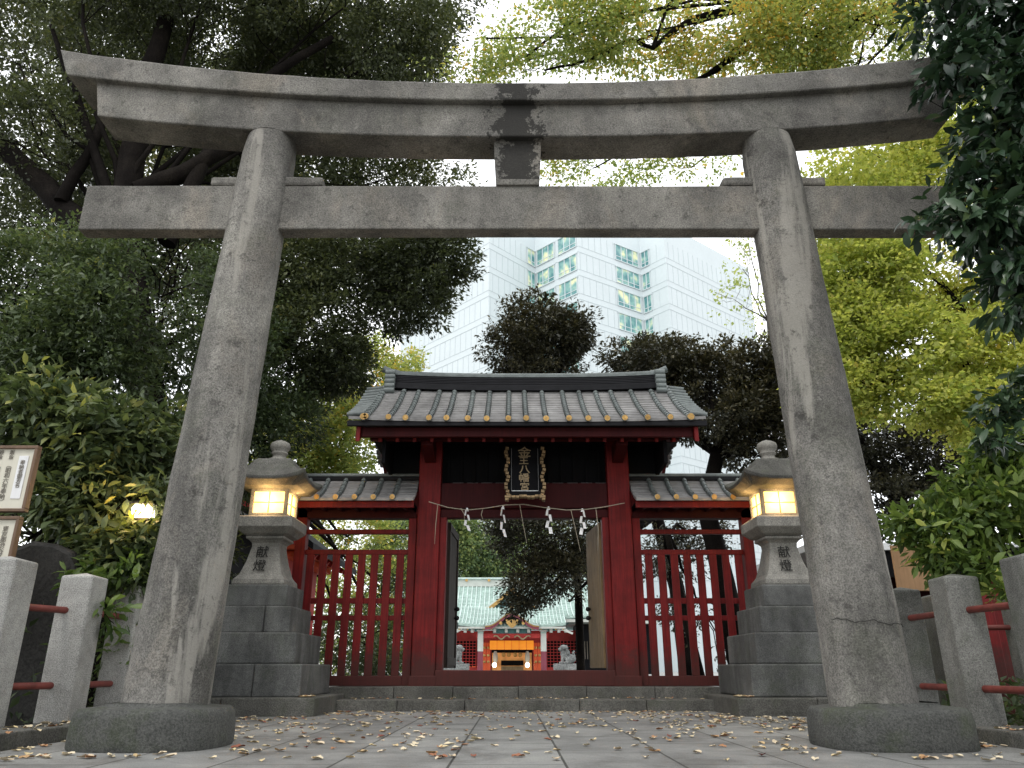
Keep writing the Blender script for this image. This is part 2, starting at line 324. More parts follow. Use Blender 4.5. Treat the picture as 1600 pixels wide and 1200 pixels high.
# ------------------------------------------------------------------ leaves
def leaf_mesh(name, C, D, N, L, W, tint, mat, parent, fine=False):
    n = len(C); D = D / np.linalg.norm(D, axis=1, keepdims=True)
    N = N - D * (N * D).sum(1, keepdims=True); N /= np.linalg.norm(N, axis=1, keepdims=True) + 1e-9
    Sd = np.cross(D, N); L = L[:, None]; W = W[:, None]
    if not fine:
        V = np.stack([C - D * L * .5, C - Sd * W * .5 + N * W * .18 - D * L * .05, C + D * L * .5, C + Sd * W * .5 + N * W * .18 - D * L * .05], 1)
        k = 4; tri = np.array([[0, 1, 2], [0, 2, 3]])
        loops = (np.arange(n)[:, None, None] * k + tri[None]).reshape(-1); nf = 2; fl = 3
        starts = np.arange(0, n * nf * fl, fl)
    else:
        dr = -N * L * 0.10
        V = np.stack([C - D * L * .5, C - D * L * .18 - Sd * W * .42 + N * W * .12, C - D * L * .18, C - D * L * .18 + Sd * W * .42 + N * W * .12,
                      C + D * L * .14 - Sd * W * .46 + N * W * .12, C + D * L * .14, C + D * L * .14 + Sd * W * .46 + N * W * .12, C + D * L * .5 + dr], 1)
        k = 8; fs = [[0, 1, 2, 2], [0, 2, 3, 3], [1, 4, 5, 2], [2, 5, 6, 3], [4, 7, 5, 5], [5, 7, 6, 6]]
        tri = []
        for f in fs:
            if f[2] == f[3]: tri.append(f[:3])
            else: tri += [[f[0], f[1], f[2]], [f[0], f[2], f[3]]]
        tri = np.array(tri); nf = len(tri); fl = 3
        loops = (np.arange(n)[:, None, None] * k + tri[None]).reshape(-1); starts = np.arange(0, n * nf * fl, fl)
    me = bpy.data.meshes.new(name); me.vertices.add(n * k); me.vertices.foreach_set('co', V.reshape(-1).astype(np.float32))
    me.loops.add(len(loops)); me.loops.foreach_set('vertex_index', loops.astype(np.int32))
    me.polygons.add(n * nf); me.polygons.foreach_set('loop_start', starts.astype(np.int32))
    if fine: me.polygons.foreach_set('use_smooth', np.ones(n * nf, bool))
    at_ = me.attributes.new('tint', 'FLOAT', 'POINT'); at_.data.foreach_set('value', np.repeat(np.clip(tint, 0, 1), k).astype(np.float32))
    me.update(calc_edges=True); me.materials.append(mat)
    return link(name, me, parent)
_ph = rng.uniform(0, 6.28, (8, 3)); _fr = rng.normal(0, 1, (8, 3))
def wob(P, s):
    a = np.zeros(len(P))
    for i in range(8): a += np.sin(P @ (_fr[i] * s) + _ph[i, 0])
    return a / 8 ** .5
def crown(name, blobs, parent, mat, leaf=0.08, ratio=0.45, spread=0.28, per=26, gap=0.0, gapscale=1.6, flat=0.35, fine=False, tone=0.45, jitter=0.2, droop=0.2, shell=0.45):
    CC = []; DD = []; TT = []; hubs = []
    for (px, py, Y, rx, ry, dep, n) in blobs:
        c = np.array(at(px, py, Y)); k = Y / (F * ray(px, py)[1]); R = np.array([rx * k, dep, ry * k * 1.05])
        nc = int(n / per * 1.6) + 1
        u = rng.normal(size=(nc, 3)); u /= np.linalg.norm(u, axis=1, keepdims=True)
        rad = shell + (1 - shell) * rng.uniform(0, 1, nc) ** 0.6
        rad *= 1 + 0.23 * wob(u * 3 + c, 1.0)
        P = c + u * rad[:, None] * R
        if gap > 0: keep = wob(P, gapscale) > (gap * 2 - 1)
        else: keep = np.ones(nc, bool)
        P = P[keep][:int(n / per) + 1]; u = u[keep][:int(n / per) + 1]
        hubs.append((Vector(c), [Vector(q) for q in P[:10]]))
        m = len(P)
        if not m: continue
        th = rng.normal(size=(m, per, 3)); th /= np.linalg.norm(th, axis=2, keepdims=True)
        rr = rng.uniform(0, 1, (m, per, 1)) ** 0.5 * spread * rng.uniform(.6, 1.4, (m, 1, 1))
        off = th * rr; off[:, :, 2] *= flat + .25
        Q = P[:, None, :] + off
        d = off / spread + u[:, None, :] * 0.5 + rng.normal(0, .45, off.shape); d[:, :, 2] -= droop
        t = tone + rng.normal(0, jitter * .55, (m, 1)) + rng.normal(0, jitter * .6, (m, per)) + 0.10 * (off[:, :, 2] / spread) + 0.10 * u[:, None, 2]  # tint rises with height in clump and crown, shading put into leaf colour
        t += 0.10 * wob(P, 0.8)[:, None]
        CC.append(Q.reshape(-1, 3)); DD.append(d.reshape(-1, 3)); TT.append(t.reshape(-1))
    C = np.concatenate(CC); D = np.concatenate(DD); T = np.concatenate(TT); n = len(C)
    N = rng.normal(0, .55, (n, 3)); N[:, 2] += 0.9
    L = leaf * np.clip(rng.normal(.95, .28, n), .4, 1.7)
    o = leaf_mesh(name, C, D, N, L, L * ratio * rng.uniform(.8, 1.2, n), T, mat, parent, fine)
    return o, hubs
def wiggle(a, b, n=5, amp=0.08, sag=0.0):
    a = Vector(a); b = Vector(b); L = (b - a).length; pts = [a]
    for i in range(1, n):
        t = i / n; pts.append(a.lerp(b, t) + Vector((random.uniform(-1, 1), random.uniform(-1, 1), random.uniform(-1, 1))) * amp * min(L, 2.5) + Vector((0, 0, -sag * L * math.sin(PI * t))))
    pts.append(b); return pts
def branches(mb, start, hubs, r0=0.09, r1=0.03, twig=0.012, amp=0.06, ntw=8):
    for c, ps in hubs:
        pts = wiggle(start, c, 6, amp); mb.tube(pts, [r0 + (r1 - r0) * i / 6 for i in range(7)], 7)
        for q in ps[:ntw]:
            s0 = pts[random.choice((3, 4, 5, 5, 6))]; mb.tube(wiggle(s0, q, 4, .10), [r1 * .6, r1 * .42, twig * 1.3, twig, twig * .5], 5)
def simple_tree(name, label, cat, base, top, blobs, leafmat, bark='bark', r=(0.25, 0.15), group=None, path=None, limbr=0.08, twig=0.012, **kw):
    base = Vector(base); root = thing(name, label, cat, base, 0, group)
    cr_, hubs = crown('crown', blobs, root, LV[leafmat], **kw); cr_.location = -base
    mb = MB(); pts = [Vector(p) for p in path] if path else wiggle(base, top, 5, .03)
    mb.tube(pts, [r[0] + (r[1] - r[0]) * i / (len(pts) - 1) for i in range(len(pts))], 12)
    branches(mb, pts[-1], hubs, limbr, limbr * .35, twig)
    t = mb.build('trunk', M[bark], root, fix=False); t.location = -base
    return root
# ================================================================== GROUND
gm, nt, p = newmat('paving_slabs'); g = nt.nodes.new('ShaderNodeNewGeometry'); co = g.outputs['Position']
br = nt.nodes.new('ShaderNodeTexBrick'); mp = nt.nodes.new('ShaderNodeMapping'); mp.inputs['Rotation'].default_value = (0, 0, PI / 2); mp.inputs['Location'].default_value = (0.3, 0.42, 0)
nt.links.new(co, mp.inputs['Vector']); nt.links.new(mp.outputs['Vector'], br.inputs['Vector'])
br.inputs['Scale'].default_value = 1; br.inputs['Brick Width'].default_value = 1.55; br.inputs['Row Height'].default_value = 0.78; br.inputs['Mortar Size'].default_value = 0.010; br.inputs['Mortar Smooth'].default_value = 0.1
br.inputs['Color1'].default_value = (0.215, 0.215, 0.21, 1); br.inputs['Color2'].default_value = (0.27, 0.27, 0.262, 1); br.inputs['Mortar'].default_value = (0.05, 0.05, 0.045, 1)
a1 = noise(nt, co, 1.3, 8, .75, distort=.5); r1 = ramp(nt, [(.36, (.55, .54, .52)), (.5, (.9, .9, .89)), (.64, (1.2, 1.19, 1.16))]); nt.links.new(a1, r1.inputs['Fac'])
a2 = noise(nt, co, 90, 4, .85); r2 = ramp(nt, [(.36, (.55, .55, .55)), (.5, (1, 1, 1)), (.64, (1.3, 1.3, 1.28))]); nt.links.new(a2, r2.inputs['Fac'])
cc = mixc(nt, mixc(nt, br.outputs['Color'], r1.outputs['Color'], 1.0, 'MULTIPLY'), r2.outputs['Color'], 1.0, 'MULTIPLY')
nt.links.new(cc, p.inputs['Base Color']); p.inputs['Roughness'].default_value = 0.62
bump(nt, p, a2, .4, .01)
em, nt, p = newmat('bare_earth'); g = nt.nodes.new('ShaderNodeNewGeometry'); co = g.outputs['Position']
a1 = noise(nt, co, 1.4, 8, .7); r1 = ramp(nt, [(.3, (.035, .028, .02)), (.55, (.07, .06, .04)), (.7, (.09, .10, .045))]); nt.links.new(a1, r1.inputs['Fac'])
nt.links.new(r1.outputs['Color'], p.inputs['Base Color']); bump(nt, p, a1, .6, .05)
sm_, nt, p = newmat('pale_gravel'); g = nt.nodes.new('ShaderNodeNewGeometry'); co = g.outputs['Position']
a1 = noise(nt, co, 6, 8, .8); r1 = ramp(nt, [(.3, (.2, .195, .18)), (.65, (.38, .37, .35))]); nt.links.new(a1, r1.inputs['Fac'])
nt.links.new(r1.outputs['Color'], p.inputs['Base Color']); bump(nt, p, a1, .6, .03)
def sheet(name, x0, x1, y0, y1, z, mat):
    o = MB(); o.add([(x0, y0, z), (x1, y0, z), (x1, y1, z), (x0, y1, z)], [(0, 1, 2, 3)]); return tag(o.build(name, mat, fix=False), kind='structure')
sheet('ground', -700, 700, -60, 1200, -0.012, em)
sheet('paving', -3.98, 4.12, -6, 13.4, 0.0, gm)
st = MB(); st.box(-40, 40, 14.6, 90, 0.0, 0.30); tag(st.build('courtyard', sm_), kind='structure')
def slabs(name, x0, x1, y0, y1, z0, z1, cuts, mat):
    mb = MB(); xs = [x0] + cuts + [x1]
    for a, b in zip(xs[:-1], xs[1:]):
        mb.box(a + .004, b - .004, y0 + random.uniform(-.006, .006), y1, z0, z1 + random.uniform(-.004, .004))
    return tag(mb.build(name, mat, bevel=.012), kind='structure')
slabs('lower_step', -2.72, 3.12, 12.66, 13.32, -.05, .165, [-1.75, -.72, 1.03, 2.05], M['kerb'])
slabs('upper_step', -2.95, 3.35, 13.30, 15.4, 0, .338, [-1.9, -.95, .10, 1.2, 2.3], M['kerb'])
# kerbs of the planted strips
def kerb(name, pts, w, h, mat):
    mb = MB()
    for a, b in zip(pts[:-1], pts[1:]):
        a = Vector(a); b = Vector(b); L = (b - a).length; n = max(1, int(L / 1.1)); 
        for i in range(n):
            p0 = a.lerp(b, i / n + .003); p1 = a.lerp(b, (i + 1) / n - .003); z = h / 2 - .02
            mb.bar((p0.x, p0.y, z), (p1.x, p1.y, z), w, h + .04)
    return tag(mb.build(name, mat, bevel=.015), kind='structure')
kerb('kerb_edge', [(-4.36, 2.0, 0), (-4.34, 7.0, 0), (-4.16, 8.6, 0), (-4.16, 11.2, 0)], .5, .12, M['kerb'])
kerb('kerb_border', [(4.36, 2.0, 0), (4.34, 8.9, 0), (4.36, 11.2, 0)], .5, .12, M['kerb'])

# ================================================================== TORII
TX, TY = 0.07, 7.055
torii = thing('torii_gate', 'huge weathered grey stone torii with leaning round columns over the paved approach', 'torii', (TX, TY, 0))
def tl(o): o.location = (-TX, -TY, 0); return o
def beam(name, xL, xR, y0, y1, zb, zt, rb, rt, half, pw, slantL, slantR, ridge=0.0, n=40, amp=.014):
    rs = []
    for i in range(n + 1):
        t = i / n; ring = []
        for (bx, yy, top) in ((0, y0, 0), (0, y1, 0), (1, y1, 1), (1, (y0 + y1) / 2, 2), (1, y0, 1)):
            x = (xL + slantL * (0 if top else 1)) * (1 - t) + (xR - slantR * (0 if top else 1)) * t
            q = abs((x - TX) / half) ** pw
            z = (zt + rt * q + (ridge if top == 2 else 0)) if top else zb + rb * q
            ring.append((x, yy, z))
        rs.append(ring)
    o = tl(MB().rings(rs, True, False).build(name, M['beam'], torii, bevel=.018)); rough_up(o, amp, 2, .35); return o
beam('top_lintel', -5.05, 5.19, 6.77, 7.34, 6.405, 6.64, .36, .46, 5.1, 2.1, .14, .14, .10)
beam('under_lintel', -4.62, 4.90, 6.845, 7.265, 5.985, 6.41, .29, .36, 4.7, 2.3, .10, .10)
def column(cx0, cx1):
    pr = []; n = 26; rs = []; N = 40
    for i in range(n + 1):
        t = i / n; z = .30 + (6.06 - .30) * t; r = .352 - .072 * t ** .9
        if t > .985: r *= .93
        rs.append([(cx0 + (cx1 - cx0) * t + r * math.cos(2 * PI * k / N), TY + r * math.sin(2 * PI * k / N), z) for k in range(N)])
    o = tl(MB().rings(rs, True, True).build('column', M['torii'], torii)); rough_up(o, .02, 1, .5); return o
column(-2.935, -2.655); column(3.06, 2.81)
def tie(x0, x1, z0=4.90, z1=5.44):
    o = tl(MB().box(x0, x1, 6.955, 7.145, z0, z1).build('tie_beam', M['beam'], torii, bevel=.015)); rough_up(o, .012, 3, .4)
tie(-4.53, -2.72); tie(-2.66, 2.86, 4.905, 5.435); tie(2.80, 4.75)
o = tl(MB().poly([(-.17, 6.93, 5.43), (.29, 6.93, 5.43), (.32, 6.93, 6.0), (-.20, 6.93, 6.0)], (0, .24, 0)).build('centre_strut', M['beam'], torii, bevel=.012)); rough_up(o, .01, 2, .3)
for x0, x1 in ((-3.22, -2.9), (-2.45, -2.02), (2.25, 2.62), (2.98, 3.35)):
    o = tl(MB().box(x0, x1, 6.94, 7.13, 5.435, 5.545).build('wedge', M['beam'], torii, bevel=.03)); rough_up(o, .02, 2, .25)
def plinth(cx):
    rs = []; 
    for r, z in ((.585, -.03), (.605, .02), (.60, .2), (.59, .265), (.565, .30), (.40, .318), (.385, .34)):
        ring = []
        for k in range(48):
            a = 2 * PI * k / 48; q = 1 / (abs(math.cos(a)) ** 5 + abs(math.sin(a)) ** 5) ** .2
            q = 1 + (q - 1) * .5
            ring.append((cx + r * q * math.cos(a), TY + r * q * math.sin(a) * .97, z))
        rs.append(ring)
    o = tl(MB().rings(rs, True, True).build('plinth', M['plinth'], torii)); rough_up(o, .03, 1, .3)
plinth(-2.99); plinth(3.15)
cp = []   # old mended crack round the foot of one column
for i in range(19):
    a = math.radians(212 + i * 6); z = 1.00 + .012 * math.sin(i * .9) + .007 * math.sin(i * 2.3) - .003 * i
    cp.append((3.045 + .352 * math.cos(a), TY + .352 * math.sin(a), z))
tl(MB().tube(cp, .0035, 5).build('crack', M['stele'], torii))

# ================================================================== SHRINE GATE
GX, GY = 0.22, 13.8
gate = thing('shrine_gate', 'dark red wooden shrine gate with a grey tiled gable roof and open doors', 'gate', (GX, GY, .338))
def gl(o): o.location = (-GX, -GY, -.338); return o
for sx in (-1, 1):
    xo = GX + sx * 1.70
    o = gl(MB().box(xo - .2, xo + .2, 13.62, 14.02, .338, 4.55).build('pillar', M['red'], gate, bevel=.02))
    gl(MB().box(xo - .23, xo + .23, 13.59, 14.05, .335, .50).build('pillar_foot', M['red'], o, bevel=.01)).location = (0, 0, 0)
    x2 = GX + sx * 1.44
    gl(MB().box(x2 - .06, x2 + .06, 13.68, 13.92, .58, 3.14).build('jamb', M['red'], gate, bevel=.01))
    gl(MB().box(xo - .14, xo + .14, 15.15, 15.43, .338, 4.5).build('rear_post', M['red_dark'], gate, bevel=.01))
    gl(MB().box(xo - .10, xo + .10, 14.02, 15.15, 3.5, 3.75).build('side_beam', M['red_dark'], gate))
    # curved bracket nosing outside the pillar
    gl(MB().poly([(GX + sx * 1.9, 13.7, 3.62), (GX + sx * 2.12, 13.7, 3.60), (GX + sx * 2.17, 13.7, 3.48), (GX + sx * 2.13, 13.7, 3.36), (GX + sx * 2.03, 13.7, 3.30), (GX + sx * 1.9, 13.7, 3.16)], (0, .2, 0)).build('beam_nosing', M['red'], gate, bevel=.012))
gl(MB().box(GX - 1.5, GX + 1.5, 13.60, 13.96, .338, .585).build('threshold', M['red'], gate, bevel=.012))
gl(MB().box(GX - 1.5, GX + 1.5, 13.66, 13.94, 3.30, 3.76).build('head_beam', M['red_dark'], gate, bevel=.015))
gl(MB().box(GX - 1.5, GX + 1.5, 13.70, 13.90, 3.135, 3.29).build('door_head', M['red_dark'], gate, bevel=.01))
gl(MB().box(GX - 1.5, GX + 1.5, 13.83, 13.90, 3.76, 4.55).build('transom_panel', M['black'], gate))
for k in range(13):
    x = GX - 1.38 + k * .23
    gl(MB().box(x - .02, x + .02, 13.79, 13.829, 3.80, 4.5).build('transom_bar', M['black'], gate))
gl(MB().box(GX - 2.75, GX + 2.75, 13.70, 14.0, 4.53, 4.78).build('upper_beam', M['black'], gate, bevel=.01))
for k in range(11):
    x = GX - 1.3 + k * .26
    gl(MB().box(x, x + .20, 13.780, 13.788, 3.775, 3.79).build('ledge_edge', M['cable'], gate))
# closed side gables above the wings, dark boards
for sx in (-1, 1):
    gl(MB().box(GX + sx * 2.45 - .03, GX + sx * 2.45 + .03, 12.95, 15.3, 3.95, 4.72).build('gable_board', M['black'], gate))
    gl(MB().box(*sorted((GX + sx * 1.9, GX + sx * 2.45)), 13.85, 13.92, 3.85, 4.6).build('end_panel', M['black'], gate))
    o = gl(MB().bar((GX + sx * 1.7, 13.62, 4.25), (GX + sx * 1.7, 12.95, 4.40), .2, .28).build('arm_bracket', M['red_dark'], gate, bevel=.01))
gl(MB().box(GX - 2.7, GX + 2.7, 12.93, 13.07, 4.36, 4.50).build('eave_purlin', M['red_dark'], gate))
# roof profile: list of (y, z) from eave to ridge
def prof(y0, z0, y1, z1, n, sag):
    return [(y0 + (y1 - y0) * i / n, z0 + (z1 - z0) * i / n - sag * math.sin(PI * i / n)) for i in range(n + 1)]
RX = GX + .04; HW = 3.06
pf = prof(12.55, 4.60, 14.28, 5.76, 14, .08); pb = prof(15.95, 4.60, 14.32, 5.76, 14, .08)
def pan_sheet(name, pf, x0, x1, mat, parent, th=.05, lip=.018, wav=0, up=0.0, hw=None):
    mb = MB(); n = 24
    for (a, b) in zip(pf[:-1], pf[1:]):
        # each course as a thin slab with a front lip
        rs = []
        for i in range(n + 1):
            x = x0 + (x1 - x0) * i / n; u = up * abs((x - (x0 + x1) / 2) / ((x1 - x0) / 2)) ** 3
            rs.append([(x, a[0], a[1] + lip + u - th), (x, b[0], b[1] + u - th), (x, b[0], b[1] + u), (x, a[0], a[1] + lip + u)])
        mb.rings(rs, True, False)
    return mb.build(name, mat, parent)
roof = gl(pan_sheet('roof', pf, RX - HW, RX + HW, M['tile'], gate, up=.05)); 
ro = pan_sheet('rear_slope', pb, RX - HW, RX + HW, M['tile'], roof, up=.05)
def tile_row(parent, x, pf, r, mat, capmat, lift=.03, first=None, u=0):
    mb = MB(); pts = []; rad = []
    for i, (y, z) in enumerate(pf):
        pts.append((0, y, z + lift)); rad.append(r)
    rs = []; N = 10
    for (a, b) in zip(pts[:-1], pts[1:]):
        mb.tube([a, (b[0], b[1], b[2])], [r * 1.12, r * .90], N, False)
    o = mb.build('tile_row', mat, parent); o.location.x = x; o.location.z = u
    d = Vector((0, 1, 0)); c = Vector(pts[0]) - d * .035 - Vector((0, 0, .008))
    cb = MB().tube([c, c + d.normalized() * .06], [r * 1.2] * 2, 14).build('tile_cap', mat, o)
    cg = MB(); cg.tube([c - d.normalized() * .006, c - d.normalized() * .0], [r * 1.05] * 2, 14); cg.tube([c - d.normalized() * .010, c - d.normalized() * .005], [r * .35] * 2, 10)
    g_ = cg.build('gold_disc', capmat, o); g_.parent = o
    return o
r0 = tile_row(gate, 0, pf, .047, M['tile_round'], M['gold']); r0.location = (-GX, -GY, -.338)
def place_row(x, u=0):
    c = dup(r0, gate); c.location = (x - GX + random.uniform(-.008, .008), -GY + random.uniform(-.012, .012), -.338 + u + random.uniform(-.004, .004)); c.rotation_euler = (0, 0, random.uniform(-.004, .004))
XS = [RX - 2.76 + .345 * k for k in range(17)]
for k, x in enumerate(XS):
    u = .05 * abs((x - RX) / HW) ** 3
    if k == 0: r0.location = (x - GX, -GY, -.338 + u)
    else: place_row(x, u)
# verge tiles running sideways at each gable end
for sx in (-1, 1):
    for k in range(12):
        t = (k + .3) / 12; y = 12.58 + 1.70 * t; z = 4.64 + 1.13 * t - .08 * math.sin(PI * t)
        mb = MB(); mb.tube([(RX + sx * 2.80, y, z + .09), (RX + sx * 3.10, y, z + .03 + .02)], [.042, .048], 10)
        v = gl(mb.build('verge_tile', M['tile_round'], gate))
        y2 = 15.92 - 1.60 * t
        v = gl(MB().tube([(RX + sx * 2.80, y2, z + .09), (RX + sx * 3.10, y2, z + .05)], [.042, .048], 10).build('verge_tile', M['tile_round'], gate))
    gl(tile_row(gate, 0, [(a, b + .03) for a, b in pf], .055, M['tile_round'], M['gold'])).location = (RX + sx * 2.80 - GX, -GY, -.338)
gl(MB().box(RX - HW - .02, RX + HW + .02, 12.56, 12.62, 4.50, 4.60).build('eave_tile_edge', M['ridge'], gate, bevel=.01))
gl(MB().box(RX - 2.85, RX + 2.85, 12.68, 12.76, 4.34, 4.51).build('eave_board', M['red_dark'], gate, bevel=.008))
gl(MB().box(RX - 2.85, RX + 2.85, 12.9, 15.7, 4.60, 4.62, None).build('soffit', M['black'], gate))
for sx in (-1, 1):
    gl(MB().poly([(RX + sx * 2.86, 12.62, 4.24), (RX + sx * 2.86, 12.62, 4.52), (RX + sx * 2.86, 14.3, 5.66), (RX + sx * 2.86, 15.9, 4.5), (RX + sx * 2.86, 15.9, 4.25), (RX + sx * 2.86, 14.3, 5.36)], (sx * .07, 0, 0)).build('barge_board', M['red'], gate, bevel=.008))
for k in range(18):
    x = RX - 2.55 + .3 * k
    gl(MB().bar((x, 12.84, 4.33), (x, 13.85, 4.66), .055, .07).build('rafter', M['red'], gate))
# ridge
def sweep_x(rings_fn, xs): return [rings_fn(x) for x in xs]
def rz(x): return .07 * abs((x - RX) / 2.75) ** 2.6
xs = [RX - 2.60 + 5.20 * i / 30 for i in range(31)]
rb = MB()
for (w_, a, b) in ((.20, 5.70, 5.80), (.17, 5.805, 5.835), (.165, 5.84, 5.87), (.16, 5.875, 5.905), (.155, 5.91, 5.94), (.15, 5.945, 5.985)):
    rb.rings([[(x, 14.3 - w_, a + rz(x)), (x, 14.3 + w_, a + rz(x)), (x, 14.3 + w_ * .93, b + rz(x)), (x, 14.3 - w_ * .93, b + rz(x))] for x in xs], True, False)
gl(rb.build('ridge', M['ridge'], gate))
gl(MB().rings([[(x, 14.145, 5.99 + rz(x)), (x, 14.455, 5.99 + rz(x)), (x, 14.455, 6.03 + rz(x)), (x, 14.145, 6.03 + rz(x))] for x in xs], True, False).build('ridge_cap', M['tile_round'], gate))
gl(MB().tube([(x, 14.3, 6.06 + rz(x)) for x in xs], .065, 10).build('ridge_roll', M['tile_round'], gate))
for sx in (-1, 1):
    x = RX + sx * 2.60
    mb = MB(); mb.poly([(x, 14.02, 5.66), (x, 14.58, 5.66), (x, 14.52, 5.92), (x, 14.40, 6.17), (x, 14.2, 6.17), (x, 14.08, 5.92)], (sx * .12, 0, 0))
    for q in range(5): mb.tube([(x - sx * .05, 14.05 + q * .015, 5.68 + q * .10), (x + sx * .14, 14.05 + q * .015, 5.68 + q * .10)], [.06, .06], 10)
    gl(mb.build('ridge_end', M['tile_round'], gate, bevel=.015))
    gl(MB().tube([(x - sx * .1, 14.3, 6.13), (x + sx * .08, 14.28, 6.16), (x + sx * .22, 14.26, 6.21)], [.055, .06, .07], 12).build('ridge_horn', M['tile_round'], gate))
# doors, swung inwards
def door(sx, mat, ang):
    d = MB(); xh = GX + sx * 1.38
    for k in range(5): d.box(k * .27, k * .27 + .264, -.03, .03, .62, 3.10)
    for z in (.66, 2.95): d.box(0, 1.35, -.055, -.031, z, z + .14)
    d.box(0, .10, -.055, -.031, .62, 3.10); d.box(1.25, 1.35, -.055, -.031, .62, 3.10)
    o = d.build('door', mat, gate, bevel=.006)
    o.location = (xh - GX, 13.95 - GY, -.338); o.rotation_euler = (0, 0, PI / 2 + sx * ang)
    for z in (1.50, 1.66):
        kb = MB(); kb.ball((1.1, -.08 * 1, z), .045, 6); kb.tube([(1.1, -.07, z), (1.1, .07, z)], .02, 8); kb.ball((1.1, .08, z), .045, 6)
        kb.build('door_knob', M['iron'], o)
door(-1, M['darkwood'], .045); door(1, M['oldwood'], .085)

# ---- plaque
PZ = at(820, 735, 13.25)
pl = thing('name_plaque', 'black plaque with gold characters in a scalloped gold frame under the gate eave', 'plaque', (PZ.x, 13.28, PZ.z))
pw, ph = .27, .40
o = MB().box(-pw, pw, -.02, .03, -ph, ph + .06).build('panel', M['black'], pl, bevel=.006)
fr = MB()
def scallop(pts): 
    for (a, b, r) in pts: fr.tube([(a, -.075, b), (a, .0, b)], [r, r], 8)
import itertools
for sx in (-1, 1):
    for k in range(15):
        z = ph - .0 - k * .068; x = sx * (pw + .045 + .022 * math.sin(k * 1.35))
        fr.add(*[([(x - .03, -.09, z - .022), (x + .03, -.09, z - .03), (x + .034, -.09, z + .024), (x - .024, -.09, z + .032), (x - .03, 0, z - .022), (x + .03, 0, z - .03), (x + .034, 0, z + .024), (x - .024, 0, z + .032)]), [(0, 1, 2, 3), (4, 7, 6, 5), (0, 4, 5, 1), (1, 5, 6, 2), (2, 6, 7, 3), (3, 7, 4, 0)]])
for k in range(9):
    x = -pw + k * pw * 2 / 8; z = -ph - .085 - .03 * abs(math.sin(k * PI / 4 + .4))
    fr.box(x - .032, x + .032, -.09, 0, z - .022, z + .02)
for sx in (-1, 1): fr.box(sx * (pw + .03) - .05, sx * (pw + .03) + .05, -.10, 0, -ph - .14, -ph - .09)
fr.build('scalloped_edge', M['olive'], pl, bevel=.006)
bk = MB(); bk.box(-pw - .05, -pw, -.05, .01, -ph - .1, ph + .05); bk.box(pw, pw + .05, -.05, .01, -ph - .1, ph + .05); bk.box(-pw, pw, -.05, .01, -ph - .1, -ph)
bk.build('backing', M['black'], pl)
MB().box(-.23, .23, -.032, -.021, -.395, -.383).build('gold_line', M['paper'], pl)
for sx in (-1, 1): MB().box(sx * .235 - .003, sx * .235 + .003, -.03, -.021, -.39, .42).build('side_line', M['cable'], pl)
for i, (ch, s) in enumerate(zip('金王八幡宮', (.21, .155, .17, .17, .155))):
    text_obj('character', ch, s, M['goldpaint'], pl, (-.01 + .006 * (-1) ** i, -.028, .335 - i * .163), offset=.0012, sx=1.15)
pl.rotation_euler = (math.radians(-9), 0, 0)

# ---- shimenawa
def anchor(px, py): return at(px, py, 13.42)
rope = thing('shimenawa_rope', 'thin pale straw rope with folded white paper streamers strung across the gate opening', 'sacred rope', anchor(820, 797))
rl = Vector(rope.location)
def rp(pts): return [anchor(*q) - rl for q in pts]
pa = [(670, 784), (700, 793), (730, 797), (760, 794), (790, 789), (818, 788), (850, 793), (885, 797), (915, 796), (945, 792), (976, 786)]
MB().tube(rp(pa), .008, 6).build('cord', M['straw'], rope)
for a, b in (((684, 788), (679, 850)), ((720, 794), (726, 813)), ((754, 796), (755, 813)), ((812, 788), (823, 848)), ((892, 797), (907, 862)), ((931, 794), (934, 860))):
    m_ = ((a[0] + b[0]) / 2 + random.uniform(-3, 3), (a[1] + b[1]) / 2); MB().tube(rp([a, m_, b]), [.007, .006, .003], 5).build('straw_strand', M['straw'], rope)
def shide(px, py, h, tw):
    mb = MB(); x = 0; n = 4
    top = anchor(px, py) - rl; seg = h / n
    for k in range(n):
        w_ = .034 + .008 * k; ox = (.018 if k % 2 else -.014) * tw; z0 = -k * seg * .90; z1 = z0 - seg * 1.05
        sk = .022 * (1 if k % 2 else -1) * tw
        vs = [(ox - w_ / 2, .01 * k, z0), (ox + w_ / 2, .02 + .01 * k, z0), (ox + w_ / 2 + sk, .03 - .012 * k, z1), (ox - w_ / 2 + sk, -.01 - .012 * k, z1)]
        mb.add([(a, b, c) for a, b, c in vs] + [(a, b + .004, c) for a, b, c in vs], [(0, 1, 2, 3), (7, 6, 5, 4), (0, 4, 5, 1), (1, 5, 6, 2), (2, 6, 7, 3), (3, 7, 4, 0)])
    mb.add([(-.012, 0, .03), (.012, 0, .03), (.03, 0, -.03), (-.03, 0, -.03)], [(0, 1, 2, 3)])
    o = mb.build('paper_streamer', M['paper'], rope); o.location = top; o.rotation_euler = (0, 0, random.uniform(-.4, .4))
for a in ((730, 796, .40, 1), (786, 793, .55, 1), (857, 794, .48, 1), (910, 797, .46, -1)): shide(*a)

